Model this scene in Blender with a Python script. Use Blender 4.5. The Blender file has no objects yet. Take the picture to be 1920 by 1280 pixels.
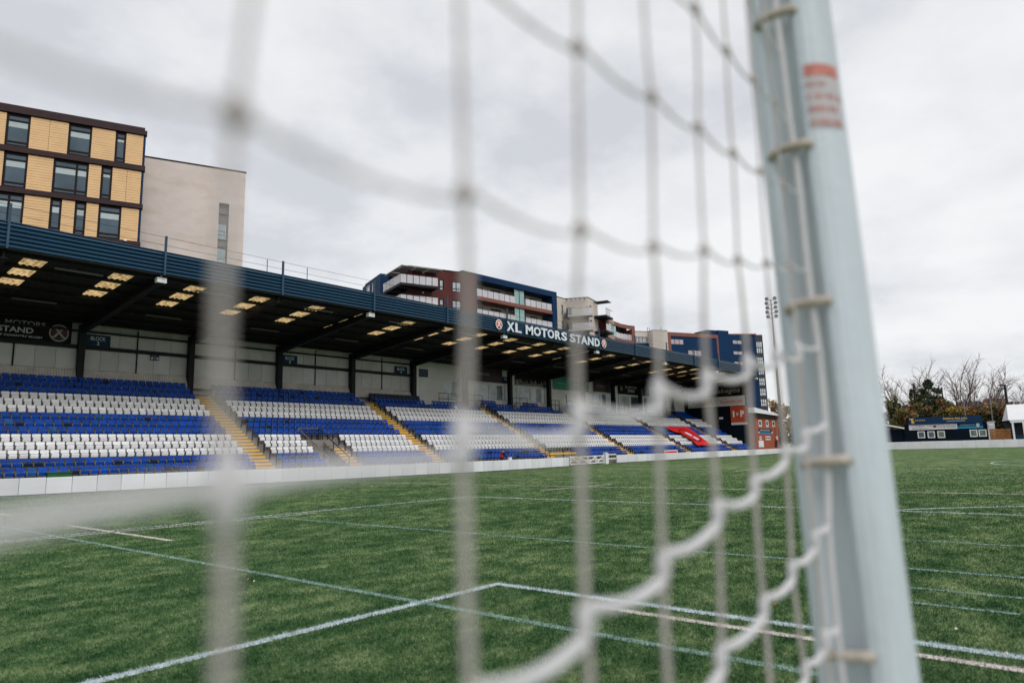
import bpy, math, random
import numpy as np
from mathutils import Vector, Matrix

random.seed(7)
SC = bpy.context.scene
COL = SC.collection
R = math.radians

# ------------------------------------------------------------------ camera
# world: X along the stand, Y towards the stand, Z up; camera 1.5 m above the pitch
H = 1.5
FPX, PITCH, ROLL, YAW = 1291.02, 0.157041, -0.02469, 0.703987


def cam_axes():
    cy, sy = math.cos(YAW), math.sin(YAW)
    f0 = np.array([cy, sy, 0.0]); r0 = np.array([sy, -cy, 0.0]); u0 = np.array([0, 0, 1.0])
    f = math.cos(PITCH) * f0 + math.sin(PITCH) * u0
    u = -math.sin(PITCH) * f0 + math.cos(PITCH) * u0
    r = math.cos(ROLL) * r0 + math.sin(ROLL) * u
    u = -math.sin(ROLL) * r0 + math.cos(ROLL) * u
    return f, r, u


CF, CR, CU = cam_axes()
cam = bpy.data.cameras.new('camera')
cam.sensor_width = 36.0
cam.lens = FPX / 1920 * 36.0
cam.clip_start = 0.02
cam.clip_end = 6000
cam.dof.use_dof = True
cam.dof.focus_distance = 52.0
cam.dof.aperture_fstop = 2.25
cam_o = bpy.data.objects.new('camera', cam)
COL.objects.link(cam_o)
cam_o.matrix_world = Matrix(((CR[0], CU[0], -CF[0], 0), (CR[1], CU[1], -CF[1], 0), (CR[2], CU[2], -CF[2], H), (0, 0, 0, 1)))
SC.camera = cam_o

# ------------------------------------------------------------------ sky, sun, exposure
SUN_EL, SUN_AZ = R(42), R(205)     # azimuth in the XY plane, direction towards the sun counted from +Y clockwise
sun_dir = Vector((-0.24, -1.0, 0)).normalized() * math.cos(SUN_EL) + Vector((0, 0, math.sin(SUN_EL)))
world = bpy.data.worlds.new('World')
SC.world = world
world.use_nodes = True
wn, wl = world.node_tree.nodes, world.node_tree.links
wn.clear()
w_out = wn.new('ShaderNodeOutputWorld'); w_bg = wn.new('ShaderNodeBackground')
sky = wn.new('ShaderNodeTexSky'); sky.sky_type = 'NISHITA'; sky.sun_disc = False
sky.sun_elevation = SUN_EL; sky.sun_rotation = math.atan2(sun_dir.x, sun_dir.y)
sky_s = wn.new('ShaderNodeMix'); sky_s.data_type = 'RGBA'; sky_s.blend_type = 'MULTIPLY'
sky_s.inputs[0].default_value = 1.0; sky_s.inputs[7].default_value = (0.1, 0.1, 0.1, 1)
wl.new(sky.outputs[0], sky_s.inputs[6])
tc = wn.new('ShaderNodeTexCoord'); sep = wn.new('ShaderNodeSeparateXYZ')
wl.new(tc.outputs['Generated'], sep.inputs[0])


def wmath(op, a, b=None):
    n = wn.new('ShaderNodeMath'); n.operation = op
    for i, v in enumerate((a, b)):
        if v is None: continue
        if isinstance(v, (int, float)): n.inputs[i].default_value = v
        else: wl.new(v, n.inputs[i])
    return n.outputs[0]


zz = wmath('ADD', wmath('ABSOLUTE', sep.outputs[2]), 0.30)
cmb = wn.new('ShaderNodeCombineXYZ')
wl.new(wmath('DIVIDE', sep.outputs[0], zz), cmb.inputs[0]); wl.new(wmath('DIVIDE', sep.outputs[1], zz), cmb.inputs[1])


def wnoise(scale, detail, off, rough=0.55):
    mp = wn.new('ShaderNodeMapping'); mp.inputs['Location'].default_value = off
    wl.new(cmb.outputs[0], mp.inputs[0])
    n = wn.new('ShaderNodeTexNoise'); n.inputs['Scale'].default_value = scale
    n.inputs['Detail'].default_value = detail; n.inputs['Roughness'].default_value = rough
    wl.new(mp.outputs[0], n.inputs['Vector'])
    return n.outputs[0]


mixn = wmath('ADD', wmath('MULTIPLY', wnoise(1.35, 7, (3.1, 1.7, 0.4)), 0.7), wmath('MULTIPLY', wnoise(3.6, 6, (8.2, 4.4, 2.0)), 0.3))
ramp = wn.new('ShaderNodeValToRGB')
ramp.color_ramp.elements[0].position = 0.39; ramp.color_ramp.elements[0].color = (0.67, 0.69, 0.735, 1)
ramp.color_ramp.elements[1].position = 0.59; ramp.color_ramp.elements[1].color = (0.95, 0.955, 0.965, 1)
el = ramp.color_ramp.elements.new(0.49); el.color = (0.85, 0.865, 0.89, 1)
wl.new(mixn, ramp.inputs[0])
mx = wn.new('ShaderNodeMix'); mx.data_type = 'RGBA'; mx.inputs[0].default_value = 0.94
wl.new(sky_s.outputs[2], mx.inputs[6]); wl.new(ramp.outputs[0], mx.inputs[7])
wl.new(mx.outputs[2], w_bg.inputs[0]); w_bg.inputs[1].default_value = 1.0
wl.new(w_bg.outputs[0], w_out.inputs[0])

sun = bpy.data.lights.new('sun', 'SUN'); sun.energy = 1.5; sun.angle = R(28); sun.color = (1.0, 0.98, 0.95)
sun_o = bpy.data.objects.new('sun', sun); COL.objects.link(sun_o)
sun_o.rotation_euler = (-sun_dir).to_track_quat('-Z', 'Y').to_euler()
sun_o.location = (0, -60, 80)

SC.view_settings.view_transform = 'Standard'
SC.view_settings.look = 'None'
SC.view_settings.exposure = 0.0
SC.view_settings.gamma = 1.0
SC.render.engine = 'CYCLES'
SC.cycles.use_denoising = True
SC.cycles.max_bounces = 6
SC.cycles.transparent_max_bounces = 12

# ------------------------------------------------------------------ helpers


def ray(px, py):
    return CF + CR * (px - 960) / FPX - CU * (py - 640) / FPX


def ground(px, py):
    d = ray(px, py); t = -H / d[2]
    return (d[0] * t, d[1] * t)


def on_y(px, py, y):
    d = ray(px, py); t = y / d[1]
    return (d[0] * t, H + d[2] * t)


def at_depth(px, py, depth):
    d = ray(px, py) * depth
    return (d[0], d[1], H + d[2])


def lin(r, g, b):
    f = lambda c: (c / 255 / 12.92) if c <= 10.3 else ((c / 255 + 0.055) / 1.055) ** 2.4
    return (f(r), f(g), f(b))


MATS = {}


def mat(name, col, rough=0.6, metal=0.0, var=0.12, scale=1.5, bump=0.0, bscale=30.0, dirt=0.0, spec=0.3, emit=0.0, alpha=1.0, dirt_col=(0.12, 0.10, 0.08), squash=(1, 1, 1), wave=0.0, wscale=4.0):
    if name in MATS: return MATS[name]
    m = bpy.data.materials.new(name); m.use_nodes = True
    n, l = m.node_tree.nodes, m.node_tree.links
    b = n['Principled BSDF']
    b.inputs['Roughness'].default_value = rough; b.inputs['Metallic'].default_value = metal
    b.inputs['Specular IOR Level'].default_value = spec
    b.inputs['Alpha'].default_value = alpha
    geo = n.new('ShaderNodeNewGeometry')
    mp = n.new('ShaderNodeMapping'); mp.inputs['Scale'].default_value = squash
    l.new(geo.outputs['Position'], mp.inputs[0])
    nz = n.new('ShaderNodeTexNoise'); nz.inputs['Scale'].default_value = scale; nz.inputs['Detail'].default_value = 6
    l.new(mp.outputs[0], nz.inputs['Vector'])
    mr = n.new('ShaderNodeMapRange'); mr.inputs[1].default_value = 0.3; mr.inputs[2].default_value = 0.7
    mr.inputs[3].default_value = 1 - var; mr.inputs[4].default_value = 1 + var
    l.new(nz.outputs[0], mr.inputs[0])
    mu = n.new('ShaderNodeMix'); mu.data_type = 'RGBA'; mu.blend_type = 'MULTIPLY'; mu.inputs[0].default_value = 1
    mu.inputs[6].default_value = (*col, 1); l.new(mr.outputs[0], mu.inputs[7])
    out = mu.outputs[2]
    if dirt:
        n2 = n.new('ShaderNodeTexNoise'); n2.inputs['Scale'].default_value = scale * 0.45; n2.inputs['Detail'].default_value = 8
        n2.inputs['Roughness'].default_value = 0.7
        mp2 = n.new('ShaderNodeMapping'); mp2.inputs['Location'].default_value = (5, 3, 9); mp2.inputs['Scale'].default_value = squash
        l.new(geo.outputs['Position'], mp2.inputs[0]); l.new(mp2.outputs[0], n2.inputs['Vector'])
        r2 = n.new('ShaderNodeMapRange'); r2.inputs[1].default_value = 0.48; r2.inputs[2].default_value = 0.75
        r2.inputs[3].default_value = 0; r2.inputs[4].default_value = dirt
        l.new(n2.outputs[0], r2.inputs[0])
        m2 = n.new('ShaderNodeMix'); m2.data_type = 'RGBA'
        l.new(r2.outputs[0], m2.inputs[0]); l.new(out, m2.inputs[6]); m2.inputs[7].default_value = (*dirt_col, 1)
        out = m2.outputs[2]
    l.new(out, b.inputs['Base Color'])
    if bump or wave:
        bp = n.new('ShaderNodeBump'); bp.inputs['Strength'].default_value = bump or 0.6
        if wave:
            wv = n.new('ShaderNodeTexWave'); wv.inputs['Scale'].default_value = wscale; wv.bands_direction = 'X'
            l.new(geo.outputs['Position'], wv.inputs['Vector']); l.new(wv.outputs['Fac'], bp.inputs['Height'])
            bp.inputs['Distance'].default_value = wave
        else:
            nb = n.new('ShaderNodeTexNoise'); nb.inputs['Scale'].default_value = bscale; nb.inputs['Detail'].default_value = 4
            l.new(geo.outputs['Position'], nb.inputs['Vector']); l.new(nb.outputs[0], bp.inputs['Height'])
            bp.inputs['Distance'].default_value = 0.02
        l.new(bp.outputs[0], b.inputs['Normal'])
    if emit:
        l.new(out, b.inputs['Emission Color']); b.inputs['Emission Strength'].default_value = emit
    if name.startswith('seat_') or name in ('roller_blind', 'grey_wall_panel', 'white_vinyl'):
        oi = n.new('ShaderNodeObjectInfo'); hs = n.new('ShaderNodeHueSaturation')
        m3 = n.new('ShaderNodeMapRange'); m3.inputs[3].default_value = 0.86; m3.inputs[4].default_value = 1.06
        l.new(oi.outputs['Random'], m3.inputs[0]); l.new(m3.outputs[0], hs.inputs['Value']); l.new(out, hs.inputs['Color']); l.new(hs.outputs[0], b.inputs['Base Color'])
    MATS[name] = m
    return m


def empty(name, loc, label, cat, group=None):
    o = bpy.data.objects.new(name, None); COL.objects.link(o)
    o.empty_display_size = 0.2
    o.location = loc
    tag(o, label, cat, group)
    o['_w'] = 0
    return o


def tag(o, label=None, cat=None, group=None, kind=None):
    if label: o['label'] = label
    if cat: o['category'] = cat
    if group: o['group'] = group
    if kind: o['kind'] = kind
    return o


def adopt(o, parent):
    """child keeps its world placement (parents are only translated, never rotated)"""
    o.parent = parent
    w = Matrix.Identity(4)
    if parent.type == 'EMPTY' or parent.get('_placed'):
        w = Matrix.Translation(parent.location)
    o.matrix_parent_inverse = w.inverted()


class MB:
    def __init__(s):
        s.v = []; s.f = []; s.mi = []; s.cur = 0

    def quad(s, *pts):
        i = len(s.v); s.v.extend([tuple(p) for p in pts]); s.f.append(tuple(range(i, i + len(pts)))); s.mi.append(s.cur)

    def hexa(s, p):
        i = len(s.v); s.v.extend([tuple(q) for q in p])
        for f in ((0, 3, 2, 1), (4, 5, 6, 7), (0, 1, 5, 4), (1, 2, 6, 5), (2, 3, 7, 6), (3, 0, 4, 7)):
            s.f.append(tuple(i + k for k in f)); s.mi.append(s.cur)

    def box(s, x0, x1, y0, y1, z0, z1):
        s.hexa([(x0, y0, z0), (x1, y0, z0), (x1, y1, z0), (x0, y1, z0), (x0, y0, z1), (x1, y0, z1), (x1, y1, z1), (x0, y1, z1)])

    def bar(s, a, b, w, h=None, up=(0, 0, 1)):
        a, b = Vector(a), Vector(b); d = (b - a).normalized(); u = Vector(up)
        if abs(d.dot(u)) > 0.99: u = Vector((1, 0, 0))
        r = d.cross(u).normalized() * w / 2; q = r.normalized().cross(d).normalized() * (h or w) / 2
        s.hexa([a - r - q, a + r - q, b + r - q, b - r - q, a - r + q, a + r + q, b + r + q, b - r + q])

    def tube(s, pts, rad, n=8, cap=True):
        pts = [Vector(p) for p in pts]; k = len(pts)
        rr = rad if isinstance(rad, (list, tuple)) else [rad] * k
        base = len(s.v); prev = None
        for i, p in enumerate(pts):
            t = (pts[min(i + 1, k - 1)] - pts[max(i - 1, 0)])
            t = t.normalized() if t.length > 1e-9 else Vector((0, 0, 1))
            if prev is None:
                a = Vector((0, 0, 1)) if abs(t.z) < 0.9 else Vector((1, 0, 0))
                u = t.cross(a).normalized()
            else:
                u = (prev - t * prev.dot(t)).normalized()
            prev = u; w = t.cross(u)
            for j in range(n):
                an = 2 * math.pi * j / n
                s.v.append(tuple(p + (u * math.cos(an) + w * math.sin(an)) * rr[i]))
        for i in range(k - 1):
            for j in range(n):
                a = base + i * n + j; b = base + i * n + (j + 1) % n
                s.f.append((a, b, b + n, a + n)); s.mi.append(s.cur)
        if cap:
            s.f.append(tuple(base + j for j in reversed(range(n)))); s.mi.append(s.cur)
            s.f.append(tuple(base + (k - 1) * n + j for j in range(n))); s.mi.append(s.cur)

    def blob(s, c, r, n=8, m=6, sq=(1, 1, 1)):
        base = len(s.v)
        for i in range(m + 1):
            th = math.pi * i / m
            for j in range(n):
                ph = 2 * math.pi * j / n
                s.v.append((c[0] + r * sq[0] * math.sin(th) * math.cos(ph), c[1] + r * sq[1] * math.sin(th) * math.sin(ph), c[2] + r * sq[2] * math.cos(th)))
        for i in range(m):
            for j in range(n):
                a = base + i * n + j; b = base + i * n + (j + 1) % n
                s.f.append((a, a + n, b + n, b)); s.mi.append(s.cur)

    def mesh(s, name, mats, smooth=False):
        me = bpy.data.meshes.new(name)
        me.from_pydata(s.v, [], s.f)
        for m in (mats if isinstance(mats, (list, tuple)) else [mats]): me.materials.append(m)
        if isinstance(mats, (list, tuple)) and len(mats) > 1: me.polygons.foreach_set('material_index', s.mi)
        if smooth: me.polygons.foreach_set('use_smooth', [True] * len(me.polygons))
        me.update()
        return me

    def build(s, name, mats, parent=None, smooth=False):
        o = bpy.data.objects.new(name, s.mesh(name, mats, smooth)); COL.objects.link(o)
        if parent: adopt(o, parent)
        return o


def place(name, me, loc, parent=None, rotz=0.0):
    o = bpy.data.objects.new(name, me); COL.objects.link(o)
    o.location = loc; o.rotation_euler = (0, 0, rotz)
    if parent: adopt(o, parent)
    o['_placed'] = 1
    return o


class Fac:
    """a vertical plane: s runs along it (to the right seen from the front), z up, d outwards"""
    def __init__(f, p, ang):
        f.p = (p[0], p[1]); f.a = R(ang)
        f.u = (math.cos(f.a), math.sin(f.a)); f.n = (math.sin(f.a), -math.cos(f.a))

    def pt(f, s, z, d=0.0):
        return (f.p[0] + f.u[0] * s + f.n[0] * d, f.p[1] + f.u[1] * s + f.n[1] * d, z)

    def px(f, x, y, d=0.0):
        r = ray(x, y)
        o = (f.p[0] + f.n[0] * d, f.p[1] + f.n[1] * d)
        t = (o[0] * f.n[0] + o[1] * f.n[1]) / (r[0] * f.n[0] + r[1] * f.n[1])
        q = (r[0] * t - o[0], r[1] * t - o[1])
        return (q[0] * f.u[0] + q[1] * f.u[1], H + r[2] * t)

    def box(f, mb, s0, s1, z0, z1, d0, d1):
        mb.hexa([f.pt(s0, z0, d1), f.pt(s1, z0, d1), f.pt(s1, z0, d0), f.pt(s0, z0, d0), f.pt(s0, z1, d1), f.pt(s1, z1, d1), f.pt(s1, z1, d0), f.pt(s0, z1, d0)])

    def part(f, name, m, parent, *boxes):
        mb = MB()
        for b in boxes: f.box(mb, *b)
        return mb.build(name, m, parent)

    def wall(f, name, m, parent, s0, s1, z0, z1, d0, d1, holes=()):
        """a wall slab with real openings"""
        ss = sorted(set([s0, s1] + [min(max(v, s0), s1) for h in holes for v in h[:2]]))
        mb = MB()
        for a, b in zip(ss, ss[1:]):
            if b - a < 1e-4: continue
            mid = (a + b) / 2; z = z0
            for h in sorted([h for h in holes if h[0] < mid < h[1]], key=lambda h: h[2]):
                if h[2] > z: f.box(mb, a, b, z, h[2], d0, d1)
                z = h[3]
            if z < z1: f.box(mb, a, b, z, z1, d0, d1)
        return mb.build(name, m, parent)


TXT = {}


def text(fac, body, s0, s1, z0, z1, d, m, parent, name='lettering', thick=0.0, bold=0.0, shear=0.0):
    key = (body, bold, shear, thick > 0)
    if key not in TXT:
        c = bpy.data.curves.new('t', 'FONT'); c.body = body; c.offset = bold; c.shear = shear; c.resolution_u = 3
        if thick: c.extrude = 0.5
        o = bpy.data.objects.new('t', c); me = bpy.data.meshes.new_from_object(o)
        v = [tuple(p.co) for p in me.vertices]; fc = [tuple(p.vertices) for p in me.polygons]
        bpy.data.objects.remove(o); bpy.data.curves.remove(c); bpy.data.meshes.remove(me)
        TXT[key] = (v, fc)
    v, fc = TXT[key]
    xs = [p[0] for p in v]; ys = [p[1] for p in v]
    kx = (s1 - s0) / (max(xs) - min(xs)); ky = (z1 - z0) / (max(ys) - min(ys))
    mb = MB()
    mb.v = [fac.pt(s0 + (p[0] - min(xs)) * kx, z0 + (p[1] - min(ys)) * ky, d + (p[2] + 0.5) * thick) for p in v]
    mb.f = fc; mb.mi = [0] * len(fc)
    return mb.build(name, m, parent)


def disc(fac, mb, s, z, r, d0, d1, n=28, ri=0.0, k=1.0):
    for i in range(n):
        a, b = 2 * math.pi * i / n, 2 * math.pi * (i + 1) / n
        A = (s + r * k * math.cos(a), z + r * math.sin(a)); B = (s + r * k * math.cos(b), z + r * math.sin(b))
        C = (s + ri * k * math.cos(b), z + ri * math.sin(b)); D = (s + ri * k * math.cos(a), z + ri * math.sin(a))
        mb.quad(fac.pt(*D, d1), fac.pt(*A, d1), fac.pt(*B, d1), fac.pt(*C, d1))
        mb.quad(fac.pt(*A, d0), fac.pt(*B, d0), fac.pt(*B, d1), fac.pt(*A, d1))


ORD = ['front', 'second', 'third', 'fourth', 'fifth', 'sixth', 'seventh', 'eighth', 'ninth', 'tenth', 'eleventh', 'twelfth', 'thirteenth', 'fourteenth', 'fifteenth', 'sixteenth', 'seventeenth', 'eighteenth', 'nineteenth', 'twentieth']


def nth(n):
    return 'first' if n == 1 else ORD[n - 1] if n <= 20 else 'twenty-' + ('first' if n == 21 else ORD[n - 21]) if n < 30 else f'{n}th'


# ------------------------------------------------------------------ materials
def grass_nodes(m, dark, mid, light, base_fade=False):
    m.use_nodes = True
    n, l = m.node_tree.nodes, m.node_tree.links
    b = n['Principled BSDF']; b.inputs['Roughness'].default_value = 0.75; b.inputs['Specular IOR Level'].default_value = 0.25
    geo = n.new('ShaderNodeNewGeometry')

    def nz(scale, det, sq=(1, 1, 0.0), off=(0, 0, 0), rough=0.6):
        mp = n.new('ShaderNodeMapping'); mp.inputs['Scale'].default_value = sq; mp.inputs['Location'].default_value = off
        mp.inputs['Rotation'].default_value = (0, 0, R(-38))
        l.new(geo.outputs['Position'], mp.inputs[0])
        t = n.new('ShaderNodeTexNoise'); t.inputs['Scale'].default_value = scale; t.inputs['Detail'].default_value = det
        t.inputs['Roughness'].default_value = rough
        l.new(mp.outputs[0], t.inputs['Vector']); return t.outputs[0]

    def mth(op, a, c):
        k = n.new('ShaderNodeMath'); k.operation = op
        for i, v in enumerate((a, c)):
            if isinstance(v, (int, float)): k.inputs[i].default_value = v
            else: l.new(v, k.inputs[i])
        return k.outputs[0]
    big = nz(0.35, 4, (1, 1.6, 0), (4, 2, 0)); midn = nz(1.9, 6, (1, 1.5, 0), (1, 7, 0)); fine = nz(16, 5, (1, 1, 0), (3, 3, 0), 0.7)
    v = mth('ADD', mth('ADD', mth('MULTIPLY', big, 0.22), mth('MULTIPLY', midn, 0.40)), mth('MULTIPLY', fine, 0.38))
    rp = n.new('ShaderNodeValToRGB'); e = rp.color_ramp.elements
    e[0].position = 0.41; e[0].color = (*dark, 1); e[1].position = 0.60; e[1].color = (*light, 1)
    k = e.new(0.50); k.color = (*mid, 1)
    l.new(v, rp.inputs[0]); l.new(rp.outputs[0], b.inputs['Base Color'])
    return m


M_TURF = bpy.data.materials.new('artificial_turf')
grass_nodes(M_TURF, (0.040, 0.092, 0.035), (0.114, 0.170, 0.076), (0.28, 0.325, 0.168))  # paler than the blades: distant fibre sheen is put into these colours
tn, tl = M_TURF.node_tree.nodes, M_TURF.node_tree.links
tn['Principled BSDF'].inputs['Specular IOR Level'].default_value = 0.0; tn['Principled BSDF'].inputs['Roughness'].default_value = 1.0
_bp = tn.new('ShaderNodeBump'); _bp.inputs['Strength'].default_value = 0.9; _bp.inputs['Distance'].default_value = 0.03
_nz = tn.new('ShaderNodeTexNoise'); _nz.inputs['Scale'].default_value = 28; _nz.inputs['Detail'].default_value = 6
_g = tn.new('ShaderNodeNewGeometry'); tl.new(_g.outputs['Position'], _nz.inputs['Vector']); tl.new(_nz.outputs[0], _bp.inputs['Height']); tl.new(_bp.outputs[0], tn['Principled BSDF'].inputs['Normal'])
M_BLADE = bpy.data.materials.new('turf_blade')
grass_nodes(M_BLADE, (0.014, 0.066, 0.021), (0.060, 0.144, 0.047), (0.225, 0.32, 0.14))

M_LINE = mat('line_white', (0.50, 0.57, 0.60), 0.8, var=0.22, scale=9, dirt=0.35, dirt_col=(0.10, 0.16, 0.07))
M_PINK = mat('line_cream', (0.62, 0.56, 0.53), 0.8, var=0.18, scale=9, dirt=0.3, dirt_col=(0.12, 0.17, 0.08))
M_TEAL = mat('line_teal', (0.23, 0.34, 0.30), 0.8, var=0.3, scale=9, dirt=0.5, dirt_col=(0.06, 0.12, 0.04))
M_PAD = mat('white_vinyl', (0.74, 0.75, 0.78), 0.5, var=0.05, scale=0.8, dirt=0.32, dirt_col=(0.55, 0.56, 0.60), bump=0.12, bscale=6, squash=(1, 1, 0.5))
M_PADF = mat('far_white_board', (0.70, 0.70, 0.73), 0.55, var=0.06, scale=0.8)
M_ROPE = mat('white_rope', (0.95, 0.93, 0.96), 0.85, var=0.05, scale=60, bump=0.5, bscale=400)
_rn, _rl = M_ROPE.node_tree.nodes, M_ROPE.node_tree.links
_rt = _rn.new('ShaderNodeBsdfTranslucent'); _rt.inputs[0].default_value = (0.92, 0.89, 0.90, 1)
_rm = _rn.new('ShaderNodeMixShader'); _rm.inputs[0].default_value = 0.3
_rl.new(_rn['Principled BSDF'].outputs[0], _rm.inputs[1]); _rl.new(_rt.outputs[0], _rm.inputs[2]); _rl.new(_rm.outputs[0], _rn['Material Output'].inputs[0])
M_POST = mat('painted_aluminium', (0.60, 0.66, 0.72), 0.38, var=0.06, scale=14, dirt=0.65, dirt_col=(0.40, 0.44, 0.48), squash=(1, 1, 0.2), bump=0.08, bscale=60)
M_GROOVE = mat('post_channel', (0.60, 0.65, 0.69), 0.55, var=0.10, scale=12, dirt=0.45, dirt_col=(0.36, 0.39, 0.33), squash=(1, 1, 0.15))
M_ROPE2 = M_ROPE.copy(); M_ROPE2.name = 'shaded_rope'  # darker copy for upright cords; their lack of top light is painted in
for _q in M_ROPE2.node_tree.nodes:
    if _q.type == 'MIX' and _q.blend_type == 'MULTIPLY': _q.inputs[6].default_value = (0.74, 0.69, 0.67, 1)
    if _q.type == 'BSDF_TRANSLUCENT': _q.inputs[0].default_value = (0.80, 0.74, 0.72, 1)
M_KNOT = mat('dirty_knot', (0.42, 0.37, 0.35), 0.9, var=0.3, scale=120)
M_CLIP = mat('tan_plastic', (0.48, 0.42, 0.36), 0.6, var=0.25, scale=40)
M_RED = mat('label_red', (0.62, 0.22, 0.18), 0.6, var=0.25, scale=60)
M_LABEL = mat('label_pale', (0.52, 0.49, 0.51), 0.55, var=0.06, scale=30)
M_CONC = mat('terrace_concrete', (0.24, 0.22, 0.20), 0.9, var=0.2, scale=2.0, dirt=0.4)
M_YEL = mat('yellow_nosing', (0.86, 0.47, 0.012), 0.6, var=0.12, scale=3, dirt=0.18, dirt_col=(0.25, 0.17, 0.08))
M_BLUE = mat('seat_blue', (0.003, 0.058, 0.35), 0.40, var=0.35, scale=0.9, spec=0.2)
M_BLUE2 = mat('seat_faded_blue', (0.003, 0.080, 0.28), 0.42, var=0.35, scale=2.5, spec=0.3)
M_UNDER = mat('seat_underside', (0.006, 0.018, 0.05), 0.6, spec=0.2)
M_WHITE = mat('seat_white', (0.87, 0.87, 0.89), 0.42, var=0.06, scale=1.2, dirt=0.15)
M_METAL = mat('seat_bracket', (0.045, 0.042, 0.04), 0.6, metal=0.2)
M_PANEL = mat('grey_wall_panel', (0.62, 0.61, 0.60), 0.7, var=0.06, scale=1.1, dirt=0.25, dirt_col=(0.24, 0.23, 0.22))
M_PANELW = mat('white_wall_panel', (0.74, 0.72, 0.70), 0.65, var=0.05, scale=0.9, dirt=0.2, dirt_col=(0.4, 0.37, 0.34))
M_SKIRT = mat('skirt_cream', (0.64, 0.59, 0.54), 0.75, var=0.1, scale=2, dirt=0.3)
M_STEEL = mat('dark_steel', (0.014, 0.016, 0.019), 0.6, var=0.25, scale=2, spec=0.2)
M_ROOF = mat('roof_underside', (0.014, 0.015, 0.016), 0.75, var=0.3, scale=0.7, wave=0.03, wscale=1.25)
M_NAVY = mat('navy_cladding', (0.006, 0.042, 0.088), 0.22, var=0.10, scale=0.6, spec=0.9)
M_RAILG = mat('galvanised_rail', (0.28, 0.27, 0.24), 0.5, metal=0.5, var=0.2)
M_BLACK = mat('black_steel', (0.018, 0.018, 0.02), 0.5)
M_SIGN = mat('sign_navy', (0.008, 0.04, 0.085), 0.6, var=0.05, spec=0.2)
M_TXT = mat('sign_white', (0.78, 0.79, 0.80), 0.5, var=0.04)
M_TXTG = mat('sign_grey', (0.34, 0.35, 0.36), 0.5, var=0.06)
M_LETTER = mat('letter_white', (0.70, 0.74, 0.80), 0.45, var=0.03)
M_BAN = mat('banner_black', (0.008, 0.008, 0.010), 0.7, spec=0.15)
M_BANP = mat('banner_plum', (0.055, 0.032, 0.042), 0.55)
M_GREEN = mat('banner_green', (0.05, 0.26, 0.20), 0.55, var=0.12)
M_ORANGE = mat('badge_orange', (0.68, 0.16, 0.035), 0.5)
M_BADGER = mat('badge_red', (0.45, 0.035, 0.04), 0.5)
M_GLASS = mat('window_glass', (0.05, 0.085, 0.115), 0.06, var=0.35, scale=0.5, spec=0.6)
M_GLASSL = mat('pale_window_glass', (0.42, 0.47, 0.50), 0.08, var=0.3, scale=1.2, spec=0.7)
M_FRAME = mat('dark_window_frame', (0.013, 0.010, 0.011), 0.6, spec=0.15)
M_FRAMEW = mat('white_window_frame', (0.7, 0.69, 0.67), 0.5)
M_BLIND = mat('roller_blind', (0.48, 0.55, 0.56), 0.8, var=0.05)
M_TAN = mat('terracotta_plank', (0.80, 0.52, 0.265), 0.6, var=0.06, scale=0.9, dirt=0.1, dirt_col=(0.45, 0.27, 0.12))
M_BROWN = mat('brown_fascia', (0.040, 0.020, 0.021), 0.6, var=0.15, spec=0.2)
M_STONE = mat('render_pinkgrey', (0.70, 0.61, 0.56), 0.85, var=0.06, scale=0.5, dirt=0.8, dirt_col=(0.54, 0.43, 0.34), squash=(1, 1, 2.2), bump=0.15, bscale=5)
M_REDB = mat('maroon_cladding', (0.085, 0.020, 0.018), 0.6, spec=0.2, var=0.3, scale=0.35, squash=(1, 1, 0.3))
M_NAVB = mat('navy_render', (0.002, 0.028, 0.085), 0.6, spec=0.15, var=0.1, scale=0.2)
M_CREAM = mat('cream_render', (0.60, 0.53, 0.46), 0.8, var=0.05, scale=0.3)
M_TERRA = mat('terracotta_band', (0.22, 0.09, 0.07), 0.6, spec=0.2, var=0.1)
M_BALC = mat('balcony_glass', (0.72, 0.70, 0.73), 0.15, var=0.12, scale=0.4, alpha=0.72)
M_TEALG = mat('teal_glass', (0.32, 0.50, 0.47), 0.15, var=0.15, scale=0.2)
M_WROOF = mat('white_sheet_roof', (0.78, 0.78, 0.79), 0.5, var=0.04)
M_FABRIC = mat('red_banner_cloth', (0.72, 0.012, 0.012), 0.7, var=0.12, scale=2)
M_WOOD = mat('orange_timber', (0.34, 0.155, 0.05), 0.8, var=0.3, scale=2, squash=(1, 1, 3))
M_DNAVY = mat('store_navy', (0.003, 0.008, 0.015), 0.8, var=0.15, spec=0.1)
M_LBLUE = mat('sign_cyan', (0.02, 0.25, 0.42), 0.5)
M_YTXT = mat('sign_gold', (0.75, 0.47, 0.07), 0.5)
M_BARK = mat('bark', (0.075, 0.052, 0.048), 0.9, var=0.35, scale=3)
M_TWIG = mat('twig_bark', (0.20, 0.145, 0.125), 0.9, var=0.3, scale=3)
M_SKY_T = bpy.data.materials.new('skylight_sheet'); M_SKY_T.use_nodes = True
_n, _l = M_SKY_T.node_tree.nodes, M_SKY_T.node_tree.links
_n.remove(_n['Principled BSDF'])
_tr = _n.new('ShaderNodeBsdfTranslucent'); _tr.inputs[0].default_value = (0.92, 0.66, 0.30, 1)
_df = _n.new('ShaderNodeBsdfDiffuse'); _df.inputs[0].default_value = (0.45, 0.36, 0.22, 1)
_mx = _n.new('ShaderNodeMixShader'); _mx.inputs[0].default_value = 0.2
_nz2 = _n.new('ShaderNodeTexNoise'); _nz2.inputs['Scale'].default_value = 3
_g2 = _n.new('ShaderNodeNewGeometry'); _l.new(_g2.outputs['Position'], _nz2.inputs['Vector'])
_rp = _n.new('ShaderNodeValToRGB'); _rp.color_ramp.elements[0].color = (0.34, 0.20, 0.07, 1); _rp.color_ramp.elements[1].color = (0.92, 0.66, 0.32, 1)
_rp.color_ramp.elements[0].position = 0.3; _rp.color_ramp.elements[1].position = 0.6
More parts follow.
